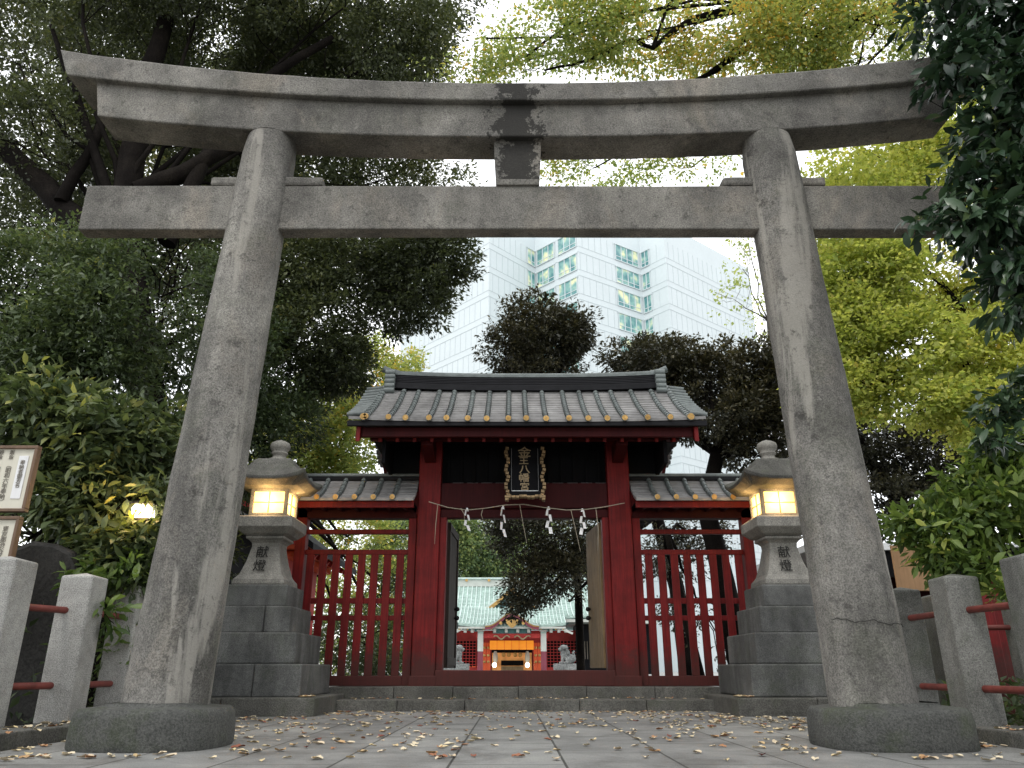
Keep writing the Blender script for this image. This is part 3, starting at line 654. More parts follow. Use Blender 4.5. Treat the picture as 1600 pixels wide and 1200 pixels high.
# ================================================================== WING FENCES
def wing(sx, label):
    a = GX + sx * 1.92; L = 2.55
    root = thing('wing_fence', label, 'fence', (a, GY, .338))
    def W(x0, x1, y0, y1, z0, z1, name, mat='red', bevel=.008, **k):
        xx = sorted((sx * x0, sx * x1)); return MB().box(xx[0], xx[1], y0 - GY, y1 - GY, z0 - .338, z1 - .338).build(name, M[mat], root, bevel)
    W(0, .14, 13.72, 13.9, .34, 3.4, 'post'); W(1.95, 2.13, 13.70, 13.92, .34, 3.4, 'post')
    W(.14, 1.95, 13.73, 13.89, .34, .50, 'sill'); 
    W(.14, 1.95, 13.77, 13.85, 2.50, 2.585, 'rail'); W(.14, 1.95, 13.76, 13.86, 2.86, 2.94, 'rail')
    W(.14, 1.95, 13.80, 13.84, 1.665, 1.76, 'rail'); W(.14, 1.95, 13.80, 13.84, 1.385, 1.47, 'rail')
    for k in range(8):
        x = .265 + k * .226; W(x - .066, x + .066, 13.765, 13.799, .50, 2.50, 'slat', bevel=.006)
    W(0, L, 13.70, 13.92, 3.13, 3.33, 'top_beam', 'red_dark')
    W(0, L, 13.19, 13.25, 3.22, 3.33, 'eave_board', 'red')
    W(0, L, 13.25, 14.5, 3.30, 3.33, 'soffit', 'black')
    for k in range(9):
        x = .15 + k * .29; W(x, x + .06, 13.22, 13.9, 3.24, 3.30, 'rafter', 'red_dark')
    wf = prof(13.10, 3.36, 13.86, 3.86, 7, .07); wb = prof(14.66, 3.36, 13.90, 3.86, 7, .07)
    x0, x1 = sorted((0, sx * L))
    sh = lambda q: [(y - GY, z - .338) for y, z in q]
    rf = pan_sheet('roof', sh(wf), x0, x1, M['tile'], root, lip=.014); pan_sheet('rear_slope', sh(wb), x0, x1, M['tile'], rf, lip=.014)
    for k in range(7):
        tile_row(root, sx * (.36 + k * .325), sh(wf), .043, M['tile_round'], M['gold'], lift=.028)
    W(0, L, 13.80, 13.96, 3.84, 3.92, 'ridge', 'ridge', .015)
    MB().tube([(x0, .08, 3.60), (x1, .08, 3.60)], .05, 10).build('ridge_roll', M['tile_round'], root)
    return root
wing(-1, 'low red slatted fence with small tiled roof between the gate and its left lantern')
wing(1, 'low red slatted fence with small tiled roof between the gate and its right lantern')

# ================================================================== STONE LANTERNS
def lantern(cx, label):
    y1 = 11.47; hw = .92; cy = y1 + hw
    r = thing('stone_lantern', label, 'stone lantern', (cx, cy, 0), group='votive lanterns flanking the gate')
    def tier(h, z0, z1, cuts, name='tier', mat='tier'):
        mb = MB(); 
        xs = [-h] + cuts + [h]
        for a, b in zip(xs[:-1], xs[1:]): mb.box(a + .003, b - .003, -h, -h + .35 if False else h, z0, z1)
        o = mb.build(name, M[mat], r, .022); return o
    for sy in (-1,):
        mb = MB(); 
        mb.box(-1.18, -.1, -1.10, 1.1, -.02, .235); mb.box(-.094, 1.18, -1.105, 1.1, -.02, .238); mb.build('footing', M['kerb'], r, .02)
    tier(.92, .238, .672, [.25]); tier(.765, .672, 1.10, []); tier(.61, 1.10, 1.48, [.22]); tier(.49, 1.48, 1.80, [])
    b = MB(); b.square((0, 0, 1.80), [(.385, 0), (.40, .02), (.39, .09), (.355, .13), (.325, .17), (.265, .36), (.235, .50), (.215, .60), (.22, .66), (.255, .70), (.295, .72), (.295, .755)])
    b.build('shaft', M['lantern'], r, .012)
    c = MB(); c.square((0, 0, 2.555), [(.26, 0), (.35, .04), (.435, .12), (.445, .135), (.445, .28), (.42, .30)]); c.build('platform', M['lantern'], r, .012)
    bx = MB(); z0, z1 = 2.86, 3.32; h = .30; t = .06
    for a in (-1, 1):
        for b_ in (-1, 1): bx.box(*sorted((a * h, a * (h - t))), *sorted((b_ * h, b_ * (h - t))), z0, z1)
    for a in (-1, 1):
        for q in ((z0, z0 + .06), (z1 - .06, z1)):
            bx.box(-h + t, h - t, *sorted((a * h * .99, a * (h - t))), *q); bx.box(*sorted((a * h * .99, a * (h - t))), -h + t, h - t, *q)
    fb = bx.build('fire_box', M['lantern'], r, .008)
    for i, ang in enumerate((0, PI / 2, PI, -PI / 2)):
        pn = MB().box(-h + t, h - t, -h + .028, -h + .036, z0 + .06, z1 - .06).build('paper_window', M['lamp'], r); pn.rotation_euler = (0, 0, ang)
        gb = MB(); gb.box(-.007, .007, -h + .012, -h + .026, z0 + .06, z1 - .06); gb.box(-h + t, h - t, -h + .012, -h + .024, (z0 + z1) / 2 - .007, (z0 + z1) / 2 + .007)
        gb.build('window_bar', M['frame'], pn)
    k = MB(); k.square((0, 0, 3.30), [(.32, .0), (.46, .03), (.60, .10, .10), (.61, .15, .12), (.55, .20, .08), (.44, .28, .02), (.36, .38), (.31, .47), (.27, .51), (.14, .53)])
    k.build('cap', M['kerb'], r, .01)
    MB().lathe((0, 0, 3.82), [(.18, 0), (.18, .03), (.115, .05), (.105, .10), (.135, .13), (.135, .15), (.11, .16), (.155, .21), (.165, .26), (.15, .31), (.09, .345), (.04, .36), (.01, .375)], 28).build('finial', M['lantern'], r)
    tx = r
    text_obj('carved_character', '献', .20, M['carve'], r, (-.02, -.268, 2.30), (PI / 2 - .20, 0, 0), 0, extrude=.005)
    text_obj('carved_character', '燈', .20, M['carve'], r, (-.03, -.310, 2.09), (PI / 2 - .28, 0, 0), 0, extrude=.005)
    li = bpy.data.lights.new('lantern_bulb', 'POINT'); li.energy = 13; li.color = (1, .62, .25); li.shadow_soft_size = .05
    for (dx, dy) in ((0, -.41), (-.41 if cx > 0 else .41, 0)):
        lo = bpy.data.objects.new('lantern_bulb', li); COL.objects.link(lo); lo.parent = r; lo.location = (dx, dy, 3.12)
    return r
lantern(-3.86, 'lit stone lantern on stepped base standing to the left of the red gate')
lantern(4.25, 'lit stone lantern on stepped base standing to the right of the red gate')

# ================================================================== STONE POST FENCES
def stone_fence(label, posts, rails, mat='granite'):
    r = thing('stone_fence', label, 'fence', (posts[0][0], posts[0][1], 0)); q = Vector(r.location)
    for (x, y, w_, z0, z1, tilt) in posts:
        mb = MB(); mb.add([(x + a * w_ / 2, y + b * w_ / 2, z) for z in (z0, z1) for a, b in ((-1, -1), (1, -1), (1, 1), (-1, 1))] + [(x, y, z1 + .045)],
            [(3, 2, 1, 0), (0, 1, 5, 4), (1, 2, 6, 5), (2, 3, 7, 6), (3, 0, 4, 7), (4, 5, 8), (5, 6, 8), (6, 7, 8), (7, 4, 8)])
        o = mb.build('post', M[mat], r, .018); o.location = -q
    for a, b in rails:
        o = MB().tube([a, b], .033, 14).build('rail', M['pipe'], r); o.location = -q
    return r
PL = [(-5.35, 6.35, .36, .1, 1.62, 0), (-4.75, 7.40, .36, .1, 1.56, 0), (-4.46, 8.25, .33, .1, 1.50, 0), (-4.44, 9.28, .31, .1, 1.50, 0), (-4.4, 10.5, .31, .1, 1.5, 0)]
rl_ = []
for a, b in zip(PL[:-1], PL[1:]):
    for z in (1.16, .45): rl_.append(((a[0], a[1], z), (b[0], b[1], z)))
stone_fence('pale granite post fence with red pipe rails before the black stone tablet', PL, rl_)
PR = [(4.38, 5.55, .33, .1, 1.5, 0), (4.44, 6.72, .33, .1, 1.5, 0), (4.34, 7.78, .33, .1, 1.44, 0), (4.40, 9.0, .31, .1, 1.43, 0), (4.4, 10.3, .31, .1, 1.43, 0)]
rl_ = []
for a, b in zip(PR[:-1], PR[1:]):
    for z in (1.13, .43): rl_.append(((a[0], a[1], z), (b[0], b[1], z)))
stone_fence('darker granite post fence with red pipe rails below the fresh green shrub', PR, rl_, 'granite_dark')
PB = [(5.62, 10.5, .34, 0, 1.5, 0), (6.5, 10.2, .34, 0, 1.5, 0), (7.4, 9.9, .34, 0, 1.5, 0)]
stone_fence('second row of stone posts standing farther back in front of the red railings', PB, [((5.62, 10.5, 1.1), (7.4, 9.9, 1.1))], 'granite_dark')

# ================================================================== SIGNBOARDS, STELE, WOODEN POST
def board(label, x0, x1, z0, z1, cols, y=7.95):
    cx = (x0 + x1) / 2; r = thing('notice_board', label, 'signboard', (cx, y, z0))
    w_ = (x1 - x0) / 2; h = z1 - z0
    MB().box(-w_ + .03, w_ - .03, 0, .03, .03, h - .03).build('panel', M['board'], r)
    f = MB(); f.box(-w_, w_, -.03, .05, 0, .034); f.box(-w_, w_, -.03, .05, h - .034, h); f.box(-w_, -w_ + .034, -.03, .05, .034, h - .034); f.box(w_ - .034, w_, -.03, .05, .034, h - .034)
    f.build('frame', M['frame'], r, .006)
    for (x, z, s, txt) in cols: text_obj('text', txt, s, M['ink'], r, (x, -.004, z), line=.9, extrude=.002)
    return r, w_, h
zA = at(30, 800, 7.95).z; zB = at(40, 697, 7.95).z; xr = at(52, 745, 7.95).x
era = ['昭\n和\n六\n年', '昭\n和\n四\n年', '昭\n和\n八\n年', '平\n成\n二\n年', '平\n成\n三\n年', '平\n成\n元\n年', '昭\n和\n五\n年', '昭\n和\n元\n年']
cols = []
for k, e in enumerate(era):
    x = .70 - .115 * (k + 2); 
    cols.append((x, .30, .062, '︵\n' + e + '\n奉\n納\n︶')); cols.append((x, .61, .055, '銀\n金'))
r_, w_, h_ = board('upper cream notice board in a brown frame with columns of vertical writing', xr - 1.5, xr, zA, zB, cols)
cols2 = [(.70 - .115 * k - .10, .48, .062, '東\n京\n都\n渋\n谷\n区') for k in range(7)]
MB().box(.72 - .16, .72 - .06, -.008, -.001, .14, .60).build('label_strip', M['paper'], r_)
text_obj('text', '奉\n納\n者\n御\n芳\n名', .055, M['ink'], r_, (.61, -.012, .4), line=.9, extrude=.002)
zC = at(30, 807, 7.95).z
r2_, _, _ = board('lower cream notice board mounted below the upper one behind the left fence post', xr - 1.5, xr - .03, zC - .95, zC, [(x, z + .2, s, t) for x, z, s, t in cols2])
for x in (xr - 1.35, xr - .6): tag(MB().box(x - .04, x + .04, 8.02, 8.1, -.02, zB).build('sign_post', M['frame'], None, .006), 'brown square post holding the cream notice boards' , 'post', 'posts holding the notice boards')
sx0, sx1 = at(45, 1000, 8.8).x, at(118, 900, 8.8).x
sp = [(-.56, 0), (-.54, 1.2), (-.46, 1.72), (-.34, 1.93), (-.12, 2.02), (.14, 2.0), (.36, 1.90), (.47, 1.68), (.52, 1.1), (.54, 0)]
stl = MB().poly([(x, -.12, z - .05) for x, z in sp], (0, .24, 0)).build('stone_tablet', M['stele'], None, .05); stl.location = (-5.35, 8.95, 0)
tag(stl, 'black round-topped stone tablet standing behind the pale fence posts', 'stone tablet'); rough_up(stl, .04, 2, .4)
# wooden stake sign at right
wp = thing('wooden_stake_sign', 'pale wooden stake with a square board behind the right fence posts', 'wooden sign', (5.05, 10.0, 0))
MB().box(-.06, .06, -.05, .05, -.05, 1.95).build('stake', M['palewood'], wp, .006)
mb = MB().box(-.22, .22, -.10, -.05, 1.52, 2.08).build('sign_board', M['palewood'], wp, .006)
rk = MB(); 
for c, r in (((7.0, 9.4, .25), (.5, .4, .55)), ((6.6, 9.2, .1), (.4, .35, .35)), ((7.5, 9.5, .1), (.5, .35, .42))): rk.ball(c, r, 9)
o = rk.build('garden_rock', M['stele'], None, fix=False); rough_up(o, .25, 1, .35); tag(o, 'dark rough rock behind the right fence posts', 'rock')
#--PART3--
# ================================================================== WORSHIP HALL
hall = thing('worship_hall', 'red worship hall with pale green copper roofs and orange curtain beyond the open gate', 'shrine hall', (0, 56, .30))
def hl(o): o.location = (0, -56, -.30); return o
def hb(name, mat, px0, px1, py0, py1, Y, d=.3, bevel=0):
    a = at(px0, py0, Y); b = at(px1, py1, Y); return hl(MB().box(*sorted((a.x, b.x)), Y, Y + d, *sorted((a.z, b.z))).build(name, M[mat], hall, bevel))
HC = at(800, 1000, 52).x
ez = at(800, 968, 53).z; rzv = at(800, 905, 58).z
def hroof(name, x0, x1, p, mat, n, lift=.05, up=.25, parent=None, rib=.05):
    rf = hl(pan_sheet(name, p, x0, x1, M[mat], parent or hall, th=.12, lip=.02, up=up))
    mb = MB(); cx = (x0 + x1) / 2; hw_ = (x1 - x0) / 2
    for k in range(n + 1):
        x = x0 + (x1 - x0) * k / n; u = up * abs((x - cx) / hw_) ** 3
        mb.tube([(x, a, b + lift + u) for a, b in p], rib, 6)
    o = mb.build('roof_ribs', M['copper_light'], rf); return rf
z9 = at(800, 915, 58).z
mp_ = prof(53.2, at(800, 966, 53.2).z, 58, z9, 12, .45)
hroof('main_roof', -8.6, 6.0, mp_, 'copper', 46)
hroof('main_roof_rear', -8.6, 6.0, prof(62.8, at(800, 966, 53.2).z, 58, z9, 6, .45), 'copper', 4)
MB_ = MB().box(-8.4, 5.7, 57.8, 58.2, z9 - .1, at(800, 906, 58).z); hl(MB_.build('roof_ridge', M['whitewood'], hall, .03))
hl(MB().box(-8.5, 5.8, 57.7, 58.3, at(800, 906, 58).z, at(800, 903, 58).z).build('ridge_cap', M['copper_light'], hall, .03))
for px in (729, 764, 800, 836, 871): 
    c = at(px, 906.5, 57.7); hl(MB().tube([(c.x, 57.78, c.z), (c.x, 57.70, c.z)], .10, 14).build('crest', M['gold'], hall))
# hip tiles at the right end
for k in range(9):
    t = k / 9; y = 53.4 + 4.3 * t; z = mp_[0][1] + (z9 - mp_[0][1]) * t - .45 * math.sin(PI * t)
    hl(MB().tube([(5.85, y, z + .16), (6.5, y, z + .02)], [.09, .11], 8).build('verge_tile', M['copper_light'], hall))
hl(MB().box(-8.5, 6.1, 53.15, 53.35, mp_[0][1] - .25, mp_[0][1] - .06).build('eave_edge', M['whitewood'], hall))
hl(MB().box(-8.3, 5.9, 53.4, 62.5, mp_[0][1] - .32, mp_[0][1] - .26).build('soffit', M['blue'], hall))
# triangular gable on the roof slope
ga = at(800, 917, 55); gL = at(752, 954, 54.0); gR = at(848, 954, 54.0)
gx = (gL.x + gR.x) / 2
for s, e in ((-1, gL), (1, gR)):
    e2 = Vector((e.x, 54.2, e.z)); top = Vector((gx, 54.2, ga.z)); mid = e2.lerp(top, .5) + Vector((0, 0, -.12))
    mb = MB(); rs = []
    for q in (e2, e2.lerp(top, .25) - Vector((0, 0, .1)), mid, e2.lerp(top, .75) - Vector((0, 0, .1)), top):
        rs.append([(q.x, 54.1, q.z - .06), (q.x, 57.0, q.z - .06), (q.x, 57.0, q.z + .10), (q.x, 54.1, q.z + .10)])
    hl(mb.rings(rs, True, False).build('gable_slope', M['copper_light'], hall))
    mb = MB(); mb.rings([[(q[0][0], 54.05, q[0][2] - .28), (q[0][0], 54.12, q[0][2] - .28), (q[0][0], 54.12, q[0][2]), (q[0][0], 54.05, q[0][2])] for q in rs], True, False)
    hl(mb.build('gable_board', M['gold'], hall))
hl(MB().poly([(gL.x + .3, 54.4, gL.z - .1), (gR.x - .3, 54.4, gR.z - .1), (gx, 54.4, ga.z - .3)], (0, .1, 0)).build('gable_panel', M['blue'], hall))
# porch roof with its curved gable
pz0 = at(800, 978, 50.5).z; pz1 = at(800, 950, 53.6).z
pp = prof(50.5, pz0, 53.8, pz1, 9, .12)
p0 = at(716, 978, 50.5).x; p1 = at(884, 978, 50.5).x
hroof('porch_roof', p0, p1, pp, 'copper', 30, up=.14, rib=.035)
hl(MB().box(p0, p1, 50.45, 50.6, pz0 - .16, pz0 - .05).build('porch_eave_edge', M['whitewood'], hall))
kc = (p0 + p1) / 2; kw = at(842, 978, 50.4).x - kc; kz = at(800, 957, 50.3).z - pz0
def kara(t, add=0): return pz0 + add + kz * (.5 + .5 * math.cos(PI * min(1, abs(t)))) ** 1.3
for nm, mt, a, b, y0_, y1_ in (('curved_gable_roof', 'copper_light', .0, .10, 50.15, 52.8), ('curved_gable_board', 'maroon', -.24, -.07, 50.22, 50.34), ('curved_gable_trim', 'gold', -.075, -.0, 50.19, 50.3)):
    hl(MB().rings([[(kc + kw * t, y0_, kara(t, a)), (kc + kw * t, y1_, kara(t, a)), (kc + kw * t, y1_, kara(t, b)), (kc + kw * t, y0_, kara(t, b))] for t in [i / 16 - 1 for i in range(33)]], True, False).build(nm, M[mt], hall))
mb = MB()
for i in range(21):
    t = i / 10 - 1; mb.tube([(kc + kw * t, 50.1, kara(t, .13)), (kc + kw * t, 52.6, kara(t, .13))], .045, 6)
hl(mb.build('curved_gable_tiles', M['copper'], hall))
c = at(800, 952, 50.1); c.x = kc
hl(MB().poly([(kc - .62, 50.1, c.z - .12), (kc + .62, 50.1, c.z - .12), (kc + .3, 50.1, c.z + .15), (kc + .08, 50.1, c.z + .62), (kc - .08, 50.1, c.z + .62), (kc - .3, 50.1, c.z + .15)], (0, .3, 0)).build('gable_finial', M['copper'], hall, .03))
hl(MB().tube([(kc, 50.05, c.z + .15), (kc, 49.98, c.z + .15)], .13, 14).build('crest', M['gold'], hall))
z = at(800, 974, 50.1).z
pend = MB(); pend.poly([(kc - .40, 50.1, z + .22), (kc + .40, 50.1, z + .22), (kc + .34, 50.1, z), (kc + .12, 50.1, z - .22), (kc, 50.1, z - .28), (kc - .12, 50.1, z - .22), (kc - .34, 50.1, z)], (0, .08, 0)); hl(pend.build('gable_pendant', M['gold'], hall, .02))
for sx in (-1, 1): hl(MB().tube([(kc + sx * .7, 50.2, z + .02), (kc + sx * .7, 50.12, z + .02)], .10, 12).build('crest', M['gold'], hall))
# walls, pillars, lattice, beams
hb('wall', 'red_hall', 640, 910, 985, 1060, 55.5, .3)
hb('opening', 'black', 768, 832, 1015, 1052, 55.3, .15)
for a, b in ((640, 744), (855, 902)):
    w0 = at(a, 1046, 55.2); w1 = at(b, 1001, 55.2); mb = MB(); mbk = MB().box(w0.x, w1.x, 55.25, 55.35, at(a, 1043, 55.2).z, w1.z)
    panel = hl(mbk.build('lattice_panel', M['black'], hall)); n = int((w1.x - w0.x) / .22)
    for k in range(n + 1): x = w0.x + (w1.x - w0.x) * k / n; mb.box(x - .022, x + .022, 55.2, 55.249, at(a, 1043, 55.2).z, w1.z)
    for k in range(10): zz = at(a, 1043, 55.2).z + (w1.z - at(a, 1043, 55.2).z) * k / 9; mb.box(w0.x, w1.x, 55.17, 55.199, zz - .022, zz + .022)
    o = mb.build('lattice', M['red_hall'], panel)
for px in (750, 850):
    a = at(px, 1060, 50.9)
    zt = at(px, 985, 50.9).z; zc = at(px, 1018, 50.9).z
    hl(MB().box(a.x - .17, a.x + .17, 50.75, 51.1, .3, zc).build('porch_pillar', M['maroon'], hall, .02)); hl(MB().box(a.x - .175, a.x + .175, 50.74, 51.11, zc, zt).build('pillar_sleeve', M['whitewood'], hall, .02))
    sg = 1 if px > 800 else -1
    for q in range(4):
        r_ = .34 - q * .05; mb = MB()
        for i in range(9):
            th = i / 8 * PI; mb.tube([(a.x + sg * (.25 + q * .22), 50.8, zt - .05 + q * .02)] * 1 + [(a.x + sg * (.25 + q * .22) + .1 * math.cos(th), 50.75, zt - .05 + .12 * math.sin(th) + q * .03)], .035, 5)
        hl(mb.build('carved_bracket', M['whitewood' if q % 2 else 'blue'], hall))
    for q in range(3): hl(MB().box(a.x - .3 + q * .06, a.x + .3 - q * .06, 50.7, 51.1, zt + .06 - q * .12, zt + .14 - q * .12).build('bracket_block', M['whitewood' if q % 2 else 'copper'], hall, .01))
hb('porch_beam', 'red_hall', 744, 856, 990, 997, 50.85, .25)
hb('frog_leg_panel', 'blue', 770, 830, 982, 990, 50.9, .15)
mb = MB()
for sx in (-1, 1):
    for i in range(12):
        t0 = i / 12; t1 = (i + 1) / 12
        f = lambda t: (kc + sx * (.15 + 1.0 * t), 50.7, at(800, 996, 50.7).z + .11 * math.sin(t * 9))
        mb.tube([f(t0), f(t1)], .05, 6)
hl(mb.build('dragon_carving', M['goldpaint'], hall))
for px in (714, 727, 738, 773, 791, 809, 826, 861, 873, 884):
    q = at(px, 986, 50.8); hl(MB().box(q.x - .09, q.x + .09, 50.6, 50.9, q.z - .10, q.z + .12).build('beam_end', M['whitewood'], hall, .02))
for px in (718, 731, 756, 768, 832, 845, 868, 880):
    q = at(px, 983, 50.7); hl(MB().ball((q.x, 50.55, q.z), .06, 6).build('gold_stud', M['gold'], hall))
hl(MB().bar(at(705, 990, 50.6), at(722, 983, 50.6), .15, .12).build('eave_nosing', M['whitewood'], hall)); hl(MB().bar(at(895, 990, 50.6), at(878, 983, 50.6), .15, .12).build('eave_nosing', M['whitewood'], hall))
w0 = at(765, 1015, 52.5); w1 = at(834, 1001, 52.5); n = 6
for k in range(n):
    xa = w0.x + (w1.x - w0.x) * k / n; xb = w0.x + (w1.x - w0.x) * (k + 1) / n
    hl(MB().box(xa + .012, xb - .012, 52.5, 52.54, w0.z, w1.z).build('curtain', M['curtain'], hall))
for px in (757, 763, 837, 843):
    q0 = at(px, 1049, 53.0); q1 = at(px, 1004, 53.0); hl(MB().box(q0.x - .12, q0.x + .12, 53.0, 53.2, .3, q1.z).build('folding_door', M['orange'], hall, .02))
    for zz in (1012, 1024, 1034):
        q = at(px, zz, 52.95); hl(MB().ball((q.x, 52.97, q.z), (.09, .04, .09), 6).build('door_fitting', M['gold'], hall))
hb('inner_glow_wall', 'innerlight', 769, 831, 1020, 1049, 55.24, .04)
hb('altar', 'black', 783, 818, 1032, 1040, 54.6, .5); hb('offering_box', 'oldwood', 783, 818, 1041, 1051, 52.8, .5)
for px in (774, 824): 
    q = at(px, 1027, 54); hl(MB().ball((q.x, 54, q.z), (.16, .1, .42), 8).build('paper_lantern', M['whitewood'], hall))
for px in (787, 795, 805, 813):
    q = at(px, 1023, 54.3); hl(MB().ball((q.x, 54.3, q.z), (.13, .1, .16), 7).build('altar_ornament', M['gold'], hall))
for px in (772.5, 824):
    q = at(px, 1039, 53.4); hl(MB().ball((q.x, 53.4, q.z), (.14, .12, .16), 8).build('lit_lamp', M['lampcore'], hall))
hb('veranda', 'red_hall', 640, 748, 1043, 1048, 54.2, 1.0); hb('veranda', 'red_hall', 852, 906, 1043, 1048, 54.2, 1.0)
for px in range(705, 750, 8): hb('veranda_edge', 'orange', px, px + 6, 1041, 1042.6, 54.1, .08)
# annexe to the right with dark interior
anx = thing('office_annexe', 'low dark annexe with a grey roof edge beside the right end of the worship hall', 'building', (9, 54, .3))
def al(o): o.location = (-9, -54, -.3); return o
q0 = at(902, 975, 54); al(MB().box(q0.x, q0.x + 5, 54, 58, .3, q0.z).build('wall', M['black'], anx)); al(MB().box(q0.x - .6, q0.x + 5.3, 53.4, 58.3, q0.z, q0.z + .25).build('roof', M['whitewood'], anx, .02))
for k in range(5): q = at(905 + k * 4, 1010, 53.9); al(MB().box(q.x, q.x + .06, 53.9, 53.98, at(0, 1030, 54).z, at(0, 1002, 54).z).build('wooden_strip', M['barklight'], anx))

# pole in the courtyard
q = at(905, 1048, 24)
tag(MB().tube([(q.x + .05, 24, .28), (q.x + .02, 24, 7.2)], [.13, .10], 12).build('dark_pole', M['bark']), 'slim dark pole standing in the courtyard just left of the brown door', 'pole')

# ================================================================== LION DOGS
def lion(px, sx, label):
    b = at(px, 1048, 46); r = thing('lion_dog_statue', label, 'statue', (b.x, 46, .3), group='lion dogs before the hall')
    base = at(px, 1037, 46).z - .3
    p_ = MB(); p_.box(-.78, .78, -.5, .5, base - .34, base); p_.box(-.7, .7, -.45, .45, base - .75, base - .345); p_.build('pedestal', M['statue'], r, .03)
    m = MB(); Z = 0
    m.ball((-.18, 0, Z + .34), (.46, .30, .34), 10)            # haunch and rump
    m.ball((.12, 0, Z + .58), (.30, .26, .44), 10, Matrix.Rotation(math.radians(-22), 3, 'Y') if True else None)   # leaning trunk
    m.ball((.26, 0, Z + .66), (.25, .25, .32), 10)             # chest
    for q in (-1, 1):
        m.tube([(.30, q * .17, Z + .62), (.37, q * .19, Z + .35), (.38, q * .19, Z + .08)], [.13, .10, .09], 10); m.ball((.46, q * .19, Z + .07), (.17, .10, .08), 7)
        m.ball((-.14, q * .24, Z + .27), (.30, .14, .25), 8); m.ball((.14, q * .27, Z + .07), (.20, .09, .08), 7)
    m.ball((.30, 0, Z + 1.08), (.27, .25, .25), 10)            # head
    m.ball((.50, 0, Z + 1.00), (.17, .17, .12), 8); m.ball((.47, 0, Z + .90), (.12, .13, .07), 7)     # muzzle, jaw
    m.ball((.62, 0, Z + 1.05), (.06, .08, .05), 6)
    for q in (-1, 1): m.ball((.46, q * .12, Z + 1.15), (.08, .07, .06), 6); m.ball((.22, q * .24, Z + 1.12), (.10, .05, .13), 6)
    for i in range(20):
        a = i * 2.4; t = i / 20; m.ball((.14 - .14 * t + .12 * math.cos(a) * .5, .24 * math.cos(a), Z + 1.22 - .62 * t), .115, 6)
    for i in range(6): m.ball((-.47 + .04 * math.sin(i * 2), .09 * math.cos(i * 2.1), Z + .30 + i * .11), .13 - .01 * i, 6)
    o = m.build('body', M['statue'], r, fix=False)
    rm = o.modifiers.new('remesh', 'REMESH'); rm.mode = 'VOXEL'; rm.voxel_size = .022; rm.use_smooth_shade = True
    o.scale = (sx * .76, .76, .76); o.location = (0, 0, base)
    return r
lion(711, 1, 'grey stone lion dog sitting left of the hall entrance and facing right')
lion(887, -1, 'grey stone lion dog sitting right of the hall entrance and facing left')

# ================================================================== SUBSIDIARY BUILDINGS
sub = thing('side_shrine', 'small red shrine with a steep dark roof seen between the left fence slats', 'shrine', (-6.6, 19, .3))
def sl_(o): o.location = (6.6, -19, -.3); return o
sl_(MB().box(-8.4, -5.2, 18, 21, .3, 3.0).build('wall', M['red_hall'], sub)); sl_(MB().box(-8.5, -5.1, 17.9, 21.1, .3, .7).build('base', M['tier'], sub))
for z_, d in ((3.0, .3), (3.15, .5)): sl_(MB().box(-8.4 - d, -5.2 + d, 18 - d, 21 + d, z_, z_ + .12).build('eave_beam', M['orange'], sub))
rs = []
for k in range(9):
    x = -9.4 + 5.2 * k / 8; rs.append(x)
sl_(MB().poly([(-4.35, 17.0, 3.05), (-6.8, 17.0, 4.75), (-9.3, 17.0, 3.05), (-9.3, 17.0, 3.2), (-6.8, 17.0, 4.95), (-4.35, 17.0, 3.2)], (0, 5, 0)).build('roof', M['ridge'], sub))
for k in range(12):
    y = 17.1 + k * .42; sl_(MB().bar((-4.5, y, 3.02), (-6.7, y, 4.6), .09, .10).build('rafter', M['red_hall'], sub))
for k in range(3): sl_(MB().box(-7.9 + k * .9, -7.2 + k * .9, 17.94, 17.99, 1.2, 2.4).build('shutter', M['orange'], sub))
ofc = thing('lit_pavilion', 'orange lit pavilion with a hanging eave glimpsed left of the left stone lantern', 'pavilion', (-7.0, 14.6, 0))
def ol(o): o.location = (7.0, -14.6, 0); return o
ol(MB().box(-8.6, -5.35, 14.6, 16.5, 0, 3.1).build('wall', M['black'], ofc)); ol(MB().box(-6.2, -5.8, 14.52, 14.58, 1.8, 2.5).build('panel', M['orange'], ofc)); ol(MB().box(-5.7, -5.45, 14.52, 14.58, .5, 1.45).build('panel', M['orange'], ofc)); ol(MB().box(-8.9, -5.0, 14.1, 16.8, 3.15, 3.35).build('roof', M['tile'], ofc, .02))
for k in range(5): ol(MB().box(-8.4 + k * .7, -8.3 + k * .7, 14.5, 14.59, 0, 3.1).build('post', M['black'], ofc))
ol(MB().box(-8.6, -5.3, 14.45, 14.55, 1.5, 1.7).build('rail', M['black'], ofc)); ol(MB().box(-8.6, -5.3, 14.40, 14.55, 2.55, 2.9).build('lintel', M['gold'], ofc))
# lamp in the shrubs
q = at(224, 801, 9.35)
lp = thing('garden_lamp', 'glowing warm lamp shining out through the shrubs left of the torii column', 'lamp', (q.x, 9.35, 0))
MB().tube([(0, 0, 0), (0, 0, q.z - .1)], .018, 8).build('post', M['iron'], lp)
MB().box(-.105, .105, -.105, .105, q.z - .08, q.z + .08).build('shade', M['lampcore'], lp, .02)
mb = MB(); mb.square((0, 0, q.z + .085), [(.16, 0), (.14, .03), (.03, .08)]); mb.build('cap', M['iron'], lp); MB().box(-.13, .13, -.13, .13, q.z - .115, q.z - .085).build('tray', M['iron'], lp)
li = bpy.data.lights.new('garden_lamp_bulb', 'POINT'); li.energy = 16; li.color = (1, .62, .22); li.shadow_soft_size = .12
lo = bpy.data.objects.new('garden_lamp_bulb', li); COL.objects.link(lo); lo.parent = lp; lo.location = (0, -.25, q.z)
